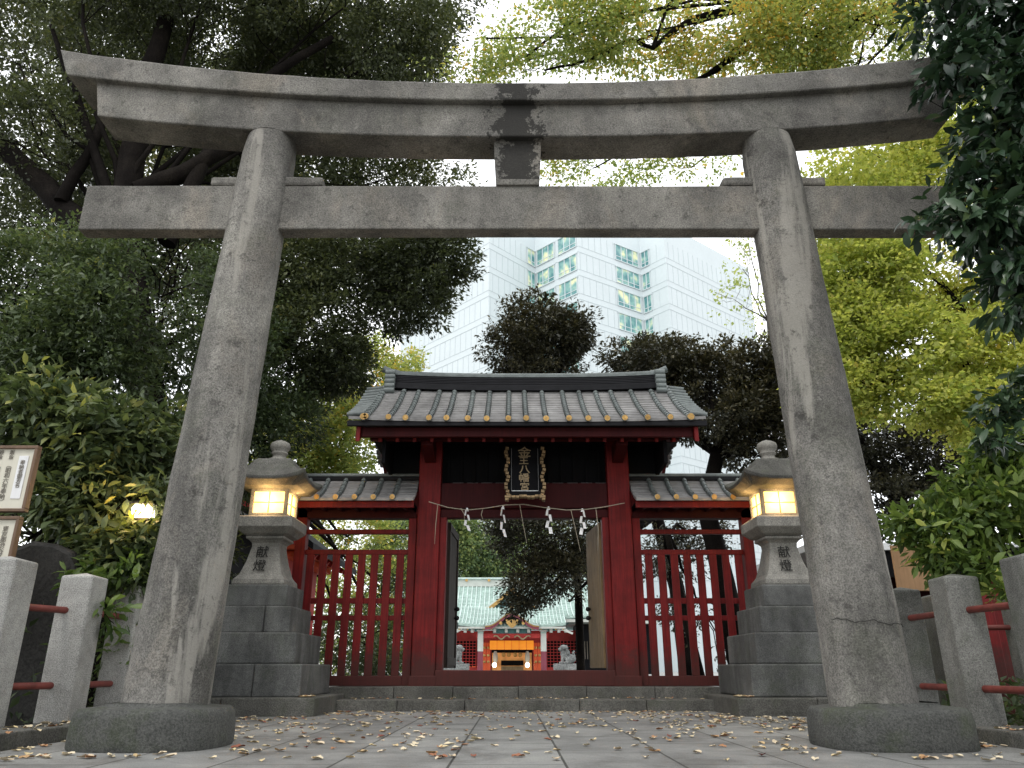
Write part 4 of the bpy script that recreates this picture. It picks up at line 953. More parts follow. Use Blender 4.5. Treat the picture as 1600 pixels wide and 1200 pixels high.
# right hand building with pale roof and red fence
rb_ = thing('white_roofed_shed', 'long shed with a white sheet roof and dark red posts behind the right fence', 'shed', (9, 14, 0))
def rl2(o): o.location = (-9, -14, 0); return o
za = at(1450, 855, 13.6).z
rl2(MB().box(5.2, 14, 13.6, 17, za - .05, za + .08).build('roof', M['whiteroof'], rb_, .01)); rl2(MB().box(5.4, 14, 13.7, 13.8, za - .5, za - .055).build('fascia', M['black'], rb_))
rl2(MB().box(5.4, 14, 16.5, 16.6, 0, za - .06).build('back_wall', M['red_dark'], rb_))
for k in range(9): x = 5.5 + k * .95; rl2(MB().box(x, x + .16, 13.9, 14.06, 0, za - .06).build('post', M['red'], rb_, .01))
for zz in (.4, 1.0, 1.6): rl2(MB().box(5.5, 14, 13.94, 14.0, zz, zz + .12).build('rail', M['red'], rb_))
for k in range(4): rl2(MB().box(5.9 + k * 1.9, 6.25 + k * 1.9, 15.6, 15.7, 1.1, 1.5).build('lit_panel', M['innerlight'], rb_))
rr = thing('red_railing', 'red wooden railing running behind the second row of stone posts', 'railing', (7.4, 11.3, 0))
for k in range(8): MB().box(-1.3 + k * .5, -1.12 + k * .5, -.06, .06, 0, 1.75).build('post', M['red'], rr, .01)
for zz in (.5, 1.5): MB().box(-1.3, 2.6, -.03, .03, zz, zz + .12).build('rail', M['red'], rr)

# ================================================================== TOWERS
tw = thing('white_tower', 'very tall pale office tower with stepped corners and greenish windows rising behind the gate', 'tower', (10, 110, 0))
def tlw(o): o.location = (-10, -110, 0); return o
PTS = [(-19, 121), (-3.5, 104), (3.8, 112), (10.3, 105), (21.3, 112.5), (24.6, 108.5), (43, 124)]
FH = 4.1; TOPZ = 69
shell = MB(); shell.poly([(x, y, 0) for x, y in PTS] + [(43, 150, 0), (-19, 150, 0)], (0, 0, TOPZ)); tlw(shell.build('wall', M['towerwhite'], tw))
def face(i, kind):
    a = Vector((*PTS[i], 0)); b = Vector((*PTS[i + 1], 0)); d = (b - a).normalized(); L = (b - a).length; nrm = Vector((d.y, -d.x, 0))
    mb = MB(); nf = int(TOPZ / FH)
    def pl_(m, u0, u1, z0, z1, t, t0=0.0):
        A = a + d * u0; Bq = a + d * u1
        m.add([A + nrm * t0 + Vector((0, 0, z0)), Bq + nrm * t0 + Vector((0, 0, z0)), Bq + nrm * t + Vector((0, 0, z0)), A + nrm * t + Vector((0, 0, z0)),
               A + nrm * t0 + Vector((0, 0, z1)), Bq + nrm * t0 + Vector((0, 0, z1)), Bq + nrm * t + Vector((0, 0, z1)), A + nrm * t + Vector((0, 0, z1))],
              [(0, 1, 2, 3), (7, 6, 5, 4), (0, 4, 5, 1), (1, 5, 6, 2), (2, 6, 7, 3), (3, 7, 4, 0)])
    bays = {'panel': [], 'left': [(.82, .985)], 'win1': [(.08, .90)], 'win2': [(.58, .95)], 'narrow': [(.05, .35)], 'twin': [(.06, .46), (.56, .96)]}[kind]
    for k in range(3, nf):
        z0 = k * FH
        pl_(mb, 0, L, z0 - .05, z0 + .05, .03)
        pl_(mb, 0, L, z0 + 1.0, z0 + 1.05, .03)
        for q in range(int(L / 1.3)):
            u = .3 + q * 1.3 + (.5 if k % 2 else 0)
            if any(p_[0] * L - .2 < u < p_[1] * L + .2 for p_ in bays): continue
            if u < L: pl_(mb, u, u + .05, z0 + 1.05, z0 + FH - .05, .03)
        for (u0, u1) in bays:
            if u1 <= 0 or k < 8: continue
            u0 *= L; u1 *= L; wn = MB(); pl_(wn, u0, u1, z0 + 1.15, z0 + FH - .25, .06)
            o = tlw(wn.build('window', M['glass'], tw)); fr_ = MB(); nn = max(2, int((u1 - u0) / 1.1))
            for s in range(nn + 1): uu = u0 + (u1 - u0) * s / nn; pl_(fr_, uu - .06, uu + .06, z0 + 1.0, z0 + FH - .15, .15, .061)
            pl_(fr_, u0, u1, z0 + 1.0, z0 + 1.14, .16, .061); pl_(fr_, u0, u1, z0 + 1.75, z0 + 1.85, .12, .061); pl_(fr_, u0 - .2, u1 + .2, z0 + FH - .24, z0 + FH - .10, .2, .061)
            fr_.build('window_frame', M['towerwhite'], o)
    tlw(mb.build('panel_joints', M['towergrey'], tw))
for i, k in enumerate(('panel', 'left', 'twin', 'win2', 'narrow', 'panel')): face(i, k)
bt = at(655, 575, 130); bt2 = at(692, 541, 130)
t2 = thing('blue_glass_building', 'small blue glass block peeking over the left end of the gate roof', 'building', (bt.x, 130, 0))
MB().box(0, bt2.x - bt.x, 0, 12, 0, bt2.z).build('glass_wall', M['blueglass'], t2)
mb = MB()
for k in range(7): x = (bt2.x - bt.x) * k / 6; mb.box(x - .06, x + .06, -.12, 0, 0, bt2.z)
for k in range(12): mb.box(0, bt2.x - bt.x, -.13, -.001, bt2.z - k * 1.3 - .1, bt2.z - k * 1.3)
mb.build('mullions', M['towergrey'], t2)
#--PART4--
# ================================================================== VEGETATION
# big camphor on the left whose limbs carry the dark roof of leaves
G_ev = None
kw = dict(leaf=.10, ratio=.46, spread=.36, per=30)
bx_, by_ = at(195, 900, 12.2).x, 12.2
t = simple_tree('evergreen_tree', 'huge dark evergreen with thick black limbs spreading over the left end of the torii', 'tree', (bx_, by_, -.05), None,
  [(120, -80, 12.0, 200, 130, 1.8, 13000), (330, -30, 13, 220, 140, 2.0, 26000), (540, 10, 13.4, 190, 130, 2.0, 26000), (250, 80, 15, 200, 110, 1.6, 17000), (440, 100, 15, 200, 110, 1.6, 24000),
   (610, 80, 14.4, 100, 75, 1.3, 11000), (30, 100, 13, 100, 130, 1.5, 6500), (60, 230, 13, 130, 100, 1.5, 9000), (420, 260, 15.5, 200, 90, 1.4, 17000), (590, 290, 15.5, 140, 70, 1.4, 12000), (220, 290, 16, 190, 90, 1.4, 15000), (300, 180, 16, 220, 90, 1.4, 14000), (500, 180, 16, 160, 90, 1.4, 12000), (150, 20, 16, 160, 110, 1.4, 9000), (110, 330, 16, 130, 90, 1.2, 8000), (260, 400, 16, 180, 80, 1.2, 9000)],
  'camphor', r=(.36, .24), path=[(bx_, by_, -.05), (bx_ + .1, by_, 2), (bx_ + .1, by_ + .1, 4), at(200, 420, 12.3), at(190, 330, 12.3)], limbr=.06, gap=.24, tone=.44, **kw)
mb = MB()
for pts, r0, r1 in (([(185, 400), (130, 350), (70, 290), (0, 225), (-80, 170)], .26, .18), ([(165, 380), (200, 300), (215, 210), (230, 120), (260, 30)], .30, .16), ([(95, 315), (140, 240), (165, 170), (160, 90)], .12, .06),
                    ([(215, 300), (290, 270), (360, 230), (440, 150)], .20, .10), ([(260, 380), (300, 290), (340, 220), (420, 120), (520, 60)], .17, .08), ([(180, 330), (120, 150), (80, 40)], .10, .04)):
    P_ = [at(x, y, 12.3 + i * .15) for i, (x, y) in enumerate(pts)]; Q_ = []
    for a, b in zip(P_[:-1], P_[1:]): Q_ += [a, a.lerp(b, .5) + Vector((random.uniform(-.05, .05), 0, random.uniform(-.06, .06)))]
    Q_.append(P_[-1]); mb.tube(Q_, [r0 + (r1 - r0) * i / (len(Q_) - 1) for i in range(len(Q_))], 12)
o = mb.build('limb', M['bark'], t, fix=False); o.location = -t.location
simple_tree('evergreen_tree', 'farther evergreen filling the gaps behind the huge dark tree on the left', 'tree', (-13.5, 20, -.05), None,
  [(90, 60, 20, 190, 130, 2, 6500), (330, 60, 20, 200, 120, 2, 8500), (540, 70, 20, 130, 100, 2, 5500), (120, 300, 20, 200, 120, 2, 8000), (350, 300, 20, 200, 100, 2, 8000), (200, 480, 20, 220, 120, 2, 9000), (430, 450, 20, 120, 90, 2, 3500), (560, 400, 20, 80, 60, 1.5, 1500)],
  'camphor', r=(.3, .2), path=[(-13.5, 20, -.05), (-13.2, 20, 4), (-12.4, 20, 8)], limbr=.08, gap=.22, tone=.62, leaf=.17, ratio=.5, spread=.6, per=24)
# dark tree hanging to the right of the left column
b = at(500, 900, 15.0); 
simple_tree('evergreen_tree', 'dark evergreen hanging ragged boughs between the left torii column and the gate roof', 'tree', (-7.2, 15.4, -.05), None,
  [(470, 430, 14.5, 100, 90, 1.1, 10000), (560, 420, 14.5, 100, 75, 1.1, 10000), (650, 420, 14.3, 95, 70, 1.0, 8500), (695, 395, 14.3, 65, 50, .9, 4500), (650, 480, 14.3, 75, 48, .9, 5000), (500, 520, 14.5, 80, 90, 1.1, 11000), (440, 590, 14.5, 80, 80, 1.0, 9000), (540, 560, 14.5, 45, 60, .8, 3500), (560, 360, 15.5, 150, 70, 1, 9000)],
  'camphor', r=(.3, .16), path=[(-7.2, 15.4, -.05), (-7.0, 15.3, 3), (-6.6, 15, 5.5), at(430, 430, 14.8)], limbr=.05, gap=.34, tone=.38, leaf=.10, ratio=.45, spread=.26, per=30)
# middle layer behind the left column
simple_tree('leafy_tree', 'green leafy tree filling the space behind the leaning left column', 'tree', (-7.0, 12.9, -.05), None,
  [(330, 560, 13.5, 120, 150, 1.2, 14000), (380, 700, 13.5, 90, 110, 1.0, 8000), (240, 480, 12.5, 130, 110, 1.2, 11000), (280, 400, 13.2, 140, 60, 1.2, 8000), (450, 660, 14.2, 60, 60, .8, 3500), (300, 640, 13, 120, 120, 1.0, 9000)],
  'shrub', r=(.16, .08), path=[(-7.0, 12.9, -.05), (-6.9, 12.9, 2), (-6.7, 13, 4.5)], limbr=.05, gap=.38, tone=.34, leaf=.09, ratio=.42, spread=.3, per=28)
# dense shrubs at the left edge
simple_tree('leafy_tree', 'tall mid green tree with drooping sprays filling the left edge below the torii beam', 'tree', (-7.6, 10.4, -.05), None,
  [(60, 440, 10.6, 150, 90, 1.1, 9000), (130, 530, 10.4, 150, 90, 1.0, 10000), (20, 600, 10.2, 130, 120, 1.0, 10000), (180, 620, 10.6, 110, 90, 1.0, 8000), (-60, 480, 10, 130, 140, 1.0, 5000), (200, 440, 11, 100, 60, 1.0, 4500)],
  'shrub', r=(.14, .07), path=[(-7.6, 10.4, -.05), (-7.5, 10.4, 2.4), (-7.2, 10.4, 4.2)], limbr=.04, gap=.36, tone=.40, leaf=.095, ratio=.40, spread=.26, per=24, droop=.45)
simple_tree('broadleaf_shrub', 'rounded shrub with large pale veined leaves between the notice boards and the glowing lamp', 'shrub', (-6.2, 9.6, -.05), None,
  [(130, 690, 9.6, 110, 75, .6, 2600), (60, 650, 9.6, 100, 60, .6, 2200), (200, 705, 9.7, 70, 65, .5, 1500), (150, 790, 9.5, 80, 60, .5, 1700), (225, 868, 9.5, 50, 50, .5, 1200), (235, 770, 9.35, 32, 22, .25, 150), (215, 840, 9.2, 40, 22, .25, 220), (262, 800, 9.5, 18, 50, .25, 220), (160, 850, 9.3, 50, 30, .3, 450), (190, 900, 9.3, 60, 50, .4, 1200), (100, 760, 9.7, 70, 50, .5, 1300), (250, 700, 10, 40, 70, .4, 900)],
  'shrub', r=(.05, .03), path=[(-6.2, 9.6, -.05), (-6.1, 9.6, .8), (-6.0, 9.6, 1.8)], limbr=.025, twig=.006, tone=.55, jitter=.22, leaf=.17, ratio=.34, spread=.22, per=11, fine=True, shell=.55, flat=.5, droop=.25)
sprig = simple_tree('broadleaf_shrub', 'small leafy sprigs poking out between the pale fence posts', 'shrub', (-4.7, 9.2, .08), None,
  [(175, 895, 8.9, 45, 22, .25, 160), (120, 905, 8.6, 30, 16, .2, 70), (165, 960, 8.4, 22, 22, .2, 50), (215, 880, 9.2, 25, 25, .2, 80), (190, 1010, 9.3, 40, 60, .3, 300)],
  'fresh', r=(.02, .012), path=[(-4.7, 9.2, .08), (-4.8, 9.1, .8), (-4.75, 9.1, 1.3)], limbr=.012, twig=.004, tone=.35, leaf=.15, ratio=.36, spread=.16, per=8, fine=True, flat=.5)
# yellow-green trees behind the left lantern
simple_tree('autumn_tree', 'airy yellow green autumn tree behind the left stone lantern', 'tree', (-6.5, 21, .2), None,
  [(560, 690, 21, 75, 75, 1.5, 9000), (480, 720, 21, 70, 60, 1.5, 7000), (590, 600, 23, 60, 60, 1.4, 5000), (620, 560, 24, 45, 55, 1.2, 2500), (520, 620, 22, 60, 60, 1.3, 5000), (560, 850, 26, 100, 50, 1.5, 5000), (430, 690, 21, 50, 60, 1.2, 3500), (600, 930, 28, 90, 60, 1.2, 4500), (530, 980, 28, 70, 60, 1.2, 5000), (620, 1000, 29, 60, 50, 1.2, 4000), (560, 900, 30, 110, 60, 1.2, 6000)],
  'gold', bark='bark', r=(.2, .1), path=[(-6.5, 21, .2), (-6.4, 21, 3), (-6.3, 21, 5.2)], limbr=.07, gap=.36, tone=.35, jitter=.3, leaf=.11, ratio=.7, spread=.36, per=22)
simple_tree('leafy_tree', 'dark green shrubs low down behind the left fence slats', 'tree', (-4.6, 24, .25), None,
  [(560, 1000, 24, 90, 55, 1.2, 6500), (620, 880, 27, 50, 70, 1.2, 4000), (600, 1030, 22, 60, 30, 1, 3000), (660, 960, 24, 40, 60, 1, 2500)], 'shrub', r=(.08, .05), path=[(-4.6, 24, .25), (-4.6, 24, 1.5)], limbr=.03, tone=.45, leaf=.10, ratio=.5, spread=.35, per=24)
# courtyard tree hanging in the gate opening
simple_tree('evergreen_tree', 'dark tree drooping over the courtyard inside the gate opening', 'tree', (5.4, 25, .25), None,
  [(850, 840, 23, 85, 40, 1.3, 8500), (900, 870, 23, 70, 55, 1.2, 8000), (860, 900, 22.5, 60, 40, 1.1, 5500), (820, 920, 22, 40, 28, .8, 2600), (812, 945, 22, 22, 18, .6, 900), (925, 830, 23, 55, 50, 1.2, 4000), (890, 940, 22.5, 35, 15, .8, 900), (800, 815, 22.5, 45, 30, .9, 2500)],
  'brown', r=(.3, .2), path=[(5.4, 25, .25), (5.2, 25, 3), (4.6, 24.5, 5.2)], limbr=.08, gap=.3, tone=.42, leaf=.10, ratio=.45, spread=.36, per=26)
simple_tree('leafy_tree', 'pale green trees rising behind the left half of the green hall roof', 'tree', (-7, 74, .3), None,
  [(715, 850, 72, 40, 60, 4, 9000), (760, 870, 74, 50, 50, 4, 7000), (820, 860, 78, 60, 60, 4, 7000), (640, 850, 74, 60, 60, 4, 7000), (930, 880, 78, 40, 50, 4, 4000)], 'far', bark='bark', r=(.4, .3), path=[(-7, 74, .3), (-6.5, 74, 5), (-5.5, 74, 8)], limbr=.2, twig=.04, gap=.35, tone=.45, jitter=.35, leaf=.34, ratio=.6, spread=1.2, per=22)
# round dark trees above the gate
simple_tree('round_dark_tree', 'rounded dark brownish tree standing behind the middle of the gate roof', 'tree', (3.3, 22.3, .25), None,
  [(840, 535, 22, 88, 55, 1.5, 13000), (830, 500, 22, 60, 35, 1.2, 5000), (880, 520, 22, 50, 40, 1.2, 4500), (790, 560, 22, 60, 35, 1.2, 4500), (850, 600, 22, 90, 40, 1.4, 4500)], 'brown', r=(.2, .15), path=[(3.3, 22.3, .25), (3.25, 22.3, 3.5), (2.4, 22.2, 5.6), (1.0, 22, 7.2)], limbr=.08, tone=.42, leaf=.13, ratio=.42, spread=.32, per=26, gap=.2)
simple_tree('round_dark_tree', 'broad dark tree with twisting trunk above the right wing of the gate', 'tree', (5.5, 19.5, .25), None,
  [(1030, 570, 20, 70, 50, 1.4, 8500), (1110, 590, 19.5, 90, 60, 1.5, 11000), (1180, 580, 19.5, 60, 60, 1.3, 6000), (1150, 650, 19, 90, 50, 1.3, 8500), (980, 560, 21, 40, 30, 1.0, 2500), (1060, 640, 19, 60, 45, 1.2, 5000), (1230, 620, 19, 60, 90, 1.4, 6000), (1180, 710, 19.5, 70, 30, 1.2, 2500)],
  'brown', r=(.32, .18), path=[(5.5, 19.5, .25), (5.2, 19.4, 2.6), (4.9, 19.3, 4.4), (5.3, 19.3, 5.8)], limbr=.10, tone=.42, leaf=.13, ratio=.42, spread=.32, per=26, gap=.26)
simple_tree('round_dark_tree', 'dark shadowy tree behind the right column under the yellow maple', 'tree', (9.5, 17.5, 0), None,
  [(1330, 690, 17.5, 110, 80, 1.5, 11000), (1440, 720, 17.5, 110, 80, 1.4, 9000), (1380, 790, 17, 120, 60, 1.4, 6500), (1540, 690, 17.5, 100, 100, 1.4, 6000), (1290, 600, 18, 60, 70, 1.3, 4500)],
  'brown', r=(.3, .2), path=[(9.5, 17.5, 0), (9.2, 17.5, 2.5), (8.8, 17.4, 4.2)], limbr=.12, tone=.36, leaf=.12, ratio=.42, spread=.3, per=26, gap=.34)
simple_tree('thin_tree', 'slender trees and undergrowth glimpsed between the right fence slats', 'tree', (4.6, 20, .25), None,
  [(1040, 860, 22, 70, 45, 1.2, 3500), (1100, 830, 22, 60, 40, 1.2, 3500), (1060, 960, 23, 60, 30, 1.0, 900), (1120, 990, 22, 50, 40, 1.0, 1400)], 'brown', r=(.13, .07), path=[(4.6, 20, .25), (4.3, 20, 2), (4.0, 20, 4)], limbr=.05, tone=.5, leaf=.10, ratio=.45, spread=.32, per=22, gap=.4)
# yellow maple at right
simple_tree('yellow_maple', 'bright yellow green maple with layered sprays behind the right torii column', 'tree', (11.0, 13.5, 0), None,
  [(1360, 330, 13.5, 130, 60, 1.4, 12000), (1480, 300, 13.5, 130, 80, 1.4, 10000), (1380, 430, 13.2, 110, 60, 1.3, 12000), (1480, 460, 13.2, 130, 80, 1.3, 14000), (1400, 540, 13, 110, 60, 1.2, 11000), (1520, 560, 13, 100, 70, 1.2, 9000), (1350, 600, 13, 80, 40, 1.0, 5000), (1430, 630, 12.8, 90, 35, 1.0, 4500), (1500, 200, 13.5, 120, 80, 1.3, 6500), (1400, 235, 13.6, 120, 50, 1.2, 6500), (1540, 650, 12.6, 80, 60, 1.0, 4500), (1320, 500, 13.3, 60, 70, 1.1, 4500)],
  'yellow', bark='bark', r=(.28, .12), path=[(11.0, 13.5, 0), (10.6, 13.5, 3), (9.8, 13.4, 5.6)], limbr=.06, twig=.01, tone=.48, jitter=.24, leaf=.085, ratio=.85, spread=.36, per=24, flat=.10, gap=.30, droop=0)
# sparse autumn canopy overhead
root = simple_tree('autumn_canopy_tree', 'tall tree with sparse yellowing twigs spread across the white sky above the torii', 'tree', (12.5, 12.0, 0), None,
  [(760, 60, 12, 90, 60, 1.1, 2000), (880, 40, 12, 120, 70, 1.2, 4200), (1010, 50, 12, 120, 70, 1.2, 5200), (1130, 50, 12, 120, 70, 1.2, 5800), (1250, 40, 12, 120, 70, 1.2, 5800), (1360, 60, 12, 100, 70, 1.2, 5200), (950, -50, 11.5, 250, 50, 1.3, 5000), (1250, -50, 11.5, 250, 50, 1.3, 5000), (930, 262, 15, 100, 26, 1.0, 2000), (1080, 262, 15, 90, 22, 1.0, 1300), (1200, 95, 12.5, 110, 35, 1, 3000), (1340, 120, 12.5, 80, 30, 1, 1800), (740, 115, 13, 60, 25, .8, 900)],
  'gold', bark='bark', r=(.4, .22), path=[(12.5, 12.0, 0), (12.3, 12, 4), at(1560, 120, 12.2), at(1480, -40, 12.2)], limbr=.05, twig=.007, tone=.40, jitter=.34, leaf=.088, ratio=.6, spread=.42, per=14, flat=.4, gap=.41)
mb = MB()
for pts, r0, r1 in (([(1480, 10), (1380, 15), (1290, 60), (1210, 45), (1140, 95), (1100, 120)], .11, .035), ([(1260, -40), (1180, 40), (1120, 110), (1080, 130)], .08, .04), ([(1210, 10), (1080, 30), (1020, 75), (985, 60), (900, 100), (850, 110)], .07, .02), ([(1020, 75), (1060, -20), (1100, -60)], .05, .03), ([(900, 40), (960, 20), (1010, 0)], .03, .02), ([(820, 90), (900, 30), (930, -20)], .025, .012), ([(1330, 130), (1350, 60), (1320, 10)], .025, .012)):
    Q_ = []; P_ = [at(x, y, 12.2) for x, y in pts]
    for a, b in zip(P_[:-1], P_[1:]): Q_ += [a, a.lerp(b, .5) + Vector((random.uniform(-.06, .06), random.uniform(-.1, .1), random.uniform(-.06, .06)))]
    Q_.append(P_[-1]); mb.tube(Q_, [r0 + (r1 - r0) * i / (len(Q_) - 1) for i in range(len(Q_))], 9)
o = mb.build('limb', M['bark'], root, fix=False); o.location = -root.location
# nearly bare tree in front of the tower
simple_tree('bare_tree', 'fine bare twigs with a few yellow leaves in front of the tower', 'tree', (9.0, 26, .2), None,
  [(1160, 420, 26, 35, 55, 1.2, 260), (1170, 380, 26, 30, 30, 1.0, 160), (1150, 470, 26, 35, 45, 1.2, 120), (1190, 500, 26, 25, 40, 1, 160)], 'gold', bark='barklight', r=(.1, .05), path=[(9.0, 26, .2), (9.1, 26, 6), at(1200, 500, 26)], limbr=.03, twig=.007, tone=.4, leaf=.12, ratio=.7, spread=.35, per=7)
# foreground glossy evergreen on the right
simple_tree('glossy_evergreen', 'dark glossy evergreen boughs hanging over the right end of the torii beam', 'tree', (7.4, 6.6, 0), None,
  [(1590, 50, 6.2, 100, 60, .6, 1100), (1500, 100, 6.2, 55, 40, .45, 420), (1590, 170, 6.2, 75, 55, .5, 700), (1610, 300, 6.0, 70, 80, .5, 800), (1530, 285, 6.2, 45, 30, .4, 230), (1545, 360, 6.1, 75, 32, .4, 480), (1600, 430, 6.0, 50, 45, .4, 380), (1470, 345, 6.2, 40, 14, .3, 90), (1590, 490, 6.0, 30, 22, .3, 110), (1470, 30, 6.3, 50, 26, .4, 170), (1620, 160, 5.8, 60, 120, .5, 500), (1490, 255, 6.3, 28, 14, .3, 50), (1560, -50, 6, 110, 40, .5, 400), (1540, 215, 6.2, 40, 18, .3, 90)],
  'glossy', r=(.16, .09), path=[(7.4, 6.6, 0), (7.3, 6.6, 2.5), (6.9, 6.5, 4.4)], limbr=.035, twig=.005, tone=.45, jitter=.25, leaf=.17, ratio=.38, spread=.24, per=9, fine=True, shell=.2, flat=.5, droop=.6)
simple_tree('broadleaf_shrub', 'fresh green shrub with long oval leaves above the right fence posts', 'shrub', (5.9, 8.6, 0), None,
  [(1480, 830, 8.3, 75, 45, .5, 1200), (1560, 800, 8.2, 70, 70, .5, 1500), (1462, 868, 8.2, 34, 22, .3, 190), (1530, 890, 8.0, 60, 30, .4, 500), (1590, 720, 8.2, 50, 60, .5, 800), (1500, 770, 8.4, 50, 35, .4, 600), (1420, 820, 8.4, 35, 18, .3, 170), (1590, 940, 7.6, 30, 40, .3, 160), (1540, 735, 8.5, 50, 30, .4, 500)],
  'fresh', r=(.05, .03), path=[(5.9, 8.6, 0), (5.8, 8.5, 1.0), (5.6, 8.4, 1.9)], limbr=.02, twig=.005, tone=.56, jitter=.3, leaf=.14, ratio=.36, spread=.19, per=10, fine=True, shell=.4, flat=.5, droop=.2)
simple_tree('glossy_evergreen', 'dark leafy spray at the right edge between the maple and the fresh green shrub', 'shrub', (7.2, 7.4, 0), None,
  [(1580, 640, 7.0, 45, 22, .3, 260), (1560, 690, 7.0, 30, 12, .3, 90), (1600, 600, 7, 40, 20, .3, 150)], 'glossy', r=(.04, .02), path=[(7.2, 7.4, 0), (7.0, 7.3, 1.5), (6.3, 7.1, 2.9)], limbr=.015, twig=.005, tone=.6, leaf=.14, ratio=.36, spread=.18, per=9, fine=True)
simple_tree('leafy_tree', 'dim leafy thicket behind the black stone tablet and the notice boards', 'tree', (-9.5, 12.5, -.05), None,
  [(20, 760, 12.5, 130, 100, 1.0, 5500), (120, 860, 12.5, 120, 70, 1.0, 5000), (230, 800, 13, 90, 110, 1.0, 6000), (60, 940, 12, 120, 60, .8, 3500), (300, 850, 13.5, 70, 80, .8, 3000), (-40, 620, 12.5, 130, 120, 1, 4500)],
  'camphor', r=(.10, .06), path=[(-9.5, 12.5, -.05), (-9.4, 12.5, 1.2), (-9.2, 12.5, 2.4)], limbr=.04, gap=.22, tone=.6, leaf=.12, ratio=.45, spread=.34, per=26)
# unseen trees added beside and behind the camera to darken torii and paving
def shade_tree(name, label, base, blobs, mat, n):
    root = thing(name, label, 'tree', base); V = []
    P = []; 
    for (x, y, z, rx, ry, rz_, m) in blobs:
        u = rng.normal(size=(m, 3)); u /= np.linalg.norm(u, axis=1, keepdims=True); P.append(np.array([x, y, z]) + u * (rng.uniform(0, 1, (m, 1)) ** .4) * np.array([rx, ry, rz_]))
    P = np.concatenate(P); D = rng.normal(0, 1, P.shape); N = rng.normal(0, .6, P.shape); N[:, 2] += 1; L = .2 * rng.uniform(.6, 1.3, len(P))
    o = leaf_mesh('crown', P, D, N, L, L * .5, .45 + rng.normal(0, .2, len(P)), LV[mat], root); o.location = -Vector(base)
    mb = MB(); b = Vector(base); c0 = Vector(blobs[0][:3]); mb.tube([b, b + Vector((.1, 0, 3)), b.lerp(c0, .6) + Vector((0, 0, 1)), c0], [.3, .24, .18, .1], 10)
    for q in blobs[1:]: mb.tube([b.lerp(c0, .6) + Vector((0, 0, 1)), Vector(q[:3])], [.14, .05], 8)
    t_ = mb.build('trunk', M['bark'], root, fix=False); t_.location = -b
shade_tree('added_shade_tree', 'dark tree lining the approach on its left side', (-7.5, -1.5, 0), [(-6.5, -1.5, 8, 3.5, 3.5, 2.2, 9000), (-4, -3.5, 9, 3, 3, 2, 6000)], 'camphor', 0)
shade_tree('added_shade_tree', 'dark tree lining the approach on its right side', (7.0, 0.5, 0), [(6.2, .8, 6.5, 3, 3.6, 2.6, 12000), (3.5, -2.5, 8.5, 3, 3, 2, 8000)], 'camphor', 0)
# undergrowth behind the fences
def cover(name, label, boxes, mat, leaf, n):
    P = []
    for (x0, x1, y0, y1, z1) in boxes:
        m = int(n / len(boxes)); P.append(np.stack([rng.uniform(x0, x1, m), rng.uniform(y0, y1, m), rng.uniform(0, 1, m) ** 1.4 * z1], 1))
    P = np.concatenate(P); D = rng.normal(0, 1, P.shape); N = rng.normal(0, .4, P.shape); N[:, 2] += 1; L = leaf * rng.uniform(.6, 1.3, len(P))
    o = leaf_mesh(name, P, D, N, L, L * .5, .4 + rng.normal(0, .2, len(P)), LV[mat], None); o['kind'] = 'stuff'; o['label'] = label; o['category'] = 'undergrowth'; return o
cover('undergrowth', 'dark low undergrowth covering the soil beside and behind the fences', [(-9, -4.6, 8.3, 13.5, 1.3), (4.9, 9, 8.6, 12.8, .5), (-12, -6.6, 7, 9, 1.8)], 'shrub', .12, 9000)

# ================================================================== FALLEN LEAVES
LF = []
lm, nt, p = newmat('dry_leaf'); oi = nt.nodes.new('ShaderNodeObjectInfo'); atn = nt.nodes.new('ShaderNodeAttribute'); atn.attribute_name = 'tint'
mm = nt.nodes.new('ShaderNodeMath'); mm.operation = 'ADD'; nt.links.new(oi.outputs['Random'], mm.inputs[0]); nt.links.new(atn.outputs['Fac'], mm.inputs[1])
fr2 = nt.nodes.new('ShaderNodeMath'); fr2.operation = 'FRACT'; nt.links.new(mm.outputs[0], fr2.inputs[0])
rr_ = ramp(nt, [(0, (.60, .47, .32)), (.4, (.72, .62, .44)), (.68, (.66, .52, .28)), (.86, (.42, .22, .10)), (1, (.22, .06, .04))]); nt.links.new(fr2.outputs[0], rr_.inputs['Fac'])
nt.links.new(rr_.outputs['Color'], p.inputs['Base Color']); p.inputs['Roughness'].default_value = .7
def dry_leaf_mesh(seed):
    r = random.Random(seed); n = 5; V = []; Fc = []; cu = r.uniform(.03, .4); tw_ = r.uniform(-.4, .4)
    for i in range(n + 1):
        t = i / n; w_ = .30 * math.sin(PI * min(1, t * .93 + .05)) ** .8; x = t - .5; zc = cu * (x * x) * 1.1
        for j in (-1, 0, 1): V.append((x, j * w_, max(0, zc + abs(j) * w_ * r.uniform(.2, .75) + j * tw_ * x * .4 + .02)))
    for i in range(n):
        for j in range(2): a = i * 3 + j; Fc.append((a, a + 1, a + 4, a + 3))
    return V, Fc
protos = []
for k in range(6):
    V, Fc = dry_leaf_mesh(k); mb = MB(); mb.add(V, Fc, True); me_o = mb.build('fallen_leaf', lm, None, fix=False)
    a_ = me_o.data.attributes.new('tint', 'FLOAT', 'POINT'); a_.data.foreach_set('value', [k / 6] * len(V)); protos.append(me_o.data); bpy.data.objects.remove(me_o)
pos = []
rr3 = random.Random(5)
def okp(x, y):
    if math.hypot(x + 2.99, y - TY) < .74 or math.hypot(x - 3.11, y - TY) < .74: return False
    if y > 11.2 and (x < -2.7 or x > 3.05): return False
    return -3.9 < x < 4.05
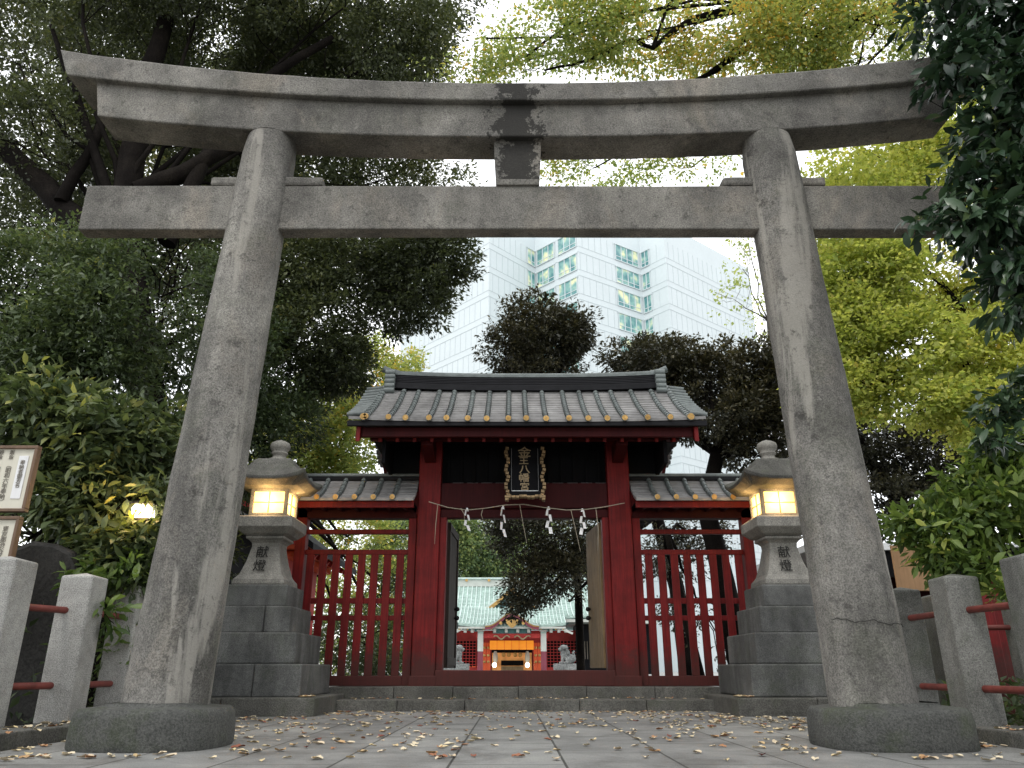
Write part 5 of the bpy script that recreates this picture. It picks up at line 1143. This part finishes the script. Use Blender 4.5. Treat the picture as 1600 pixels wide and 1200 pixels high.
while len(pos) < 950:
    u = rr3.random(); y = 5.9 + (12.6 - 5.9) * u; x = rr3.uniform(-4, 4.1)
    side = abs(x) / 4
    dens = .14 + .5 * side ** 2 + .6 * max(0, (y - 11.2) / 1.4) + (.15 if math.sin(x * 2.1 + y * 1.3) > .4 else 0)
    if x > 1.5 and y > 9.5: dens += .3
    if rr3.random() < dens and okp(x, y): pos.append((x, y, 0.004))
for _ in range(60): pos.append((rr3.uniform(-2.6, 3.0), rr3.uniform(12.68, 13.25), .17))
for _ in range(40): pos.append((rr3.uniform(-4.4, -4.0), rr3.uniform(6.3, 8.2), .115)); pos.append((rr3.uniform(4.15, 4.5), rr3.uniform(6.3, 8.6), .115))
for _ in range(60): pos.append((rr3.uniform(-2.9, -2.75) - .0, rr3.uniform(11.35, 11.6), .245)); pos.append((rr3.uniform(3.1, 3.3), rr3.uniform(11.35, 11.6), .245))
pos.sort(key=lambda q: q[1])
near = pos[:280]; far = pos[280:]
for i, (x, y, z) in enumerate(near):
    o = bpy.data.objects.new('fallen_leaf', protos[i % 6]); COL.objects.link(o); s = rr3.uniform(.06, .115)
    o.location = (x, y, z); o.scale = (s, s, s); o.rotation_euler = (rr3.uniform(-.15, .15), rr3.uniform(-.15, .15), rr3.uniform(0, 6.3))
    tag(o, 'curled dry leaf lying on the grey paving in front of the steps', 'fallen leaf', 'dry leaves scattered on the paving')
V_ = []; F_ = []; T_ = []
for (x, y, z) in far:
    vv, ff = dry_leaf_mesh(rr3.randrange(40)); s = rr3.uniform(.05, .105); a = rr3.uniform(0, 6.3); b0 = len(V_); ti = rr3.random(); c_, s_ = math.cos(a), math.sin(a)
    for q in vv: V_.append((x + s * (q[0] * c_ - q[1] * s_), y + s * (q[0] * s_ + q[1] * c_), z + s * q[2])); T_.append(ti)
    F_ += [tuple(i + b0 for i in f) for f in ff]
mb = MB(); mb.add(V_, F_, True); o = mb.build('leaf_litter', lm, None, fix=False); a_ = o.data.attributes.new('tint', 'FLOAT', 'POINT'); a_.data.foreach_set('value', T_)
tag(o, 'litter of many small dry leaves gathered toward the stone steps', 'leaf litter', kind='stuff')
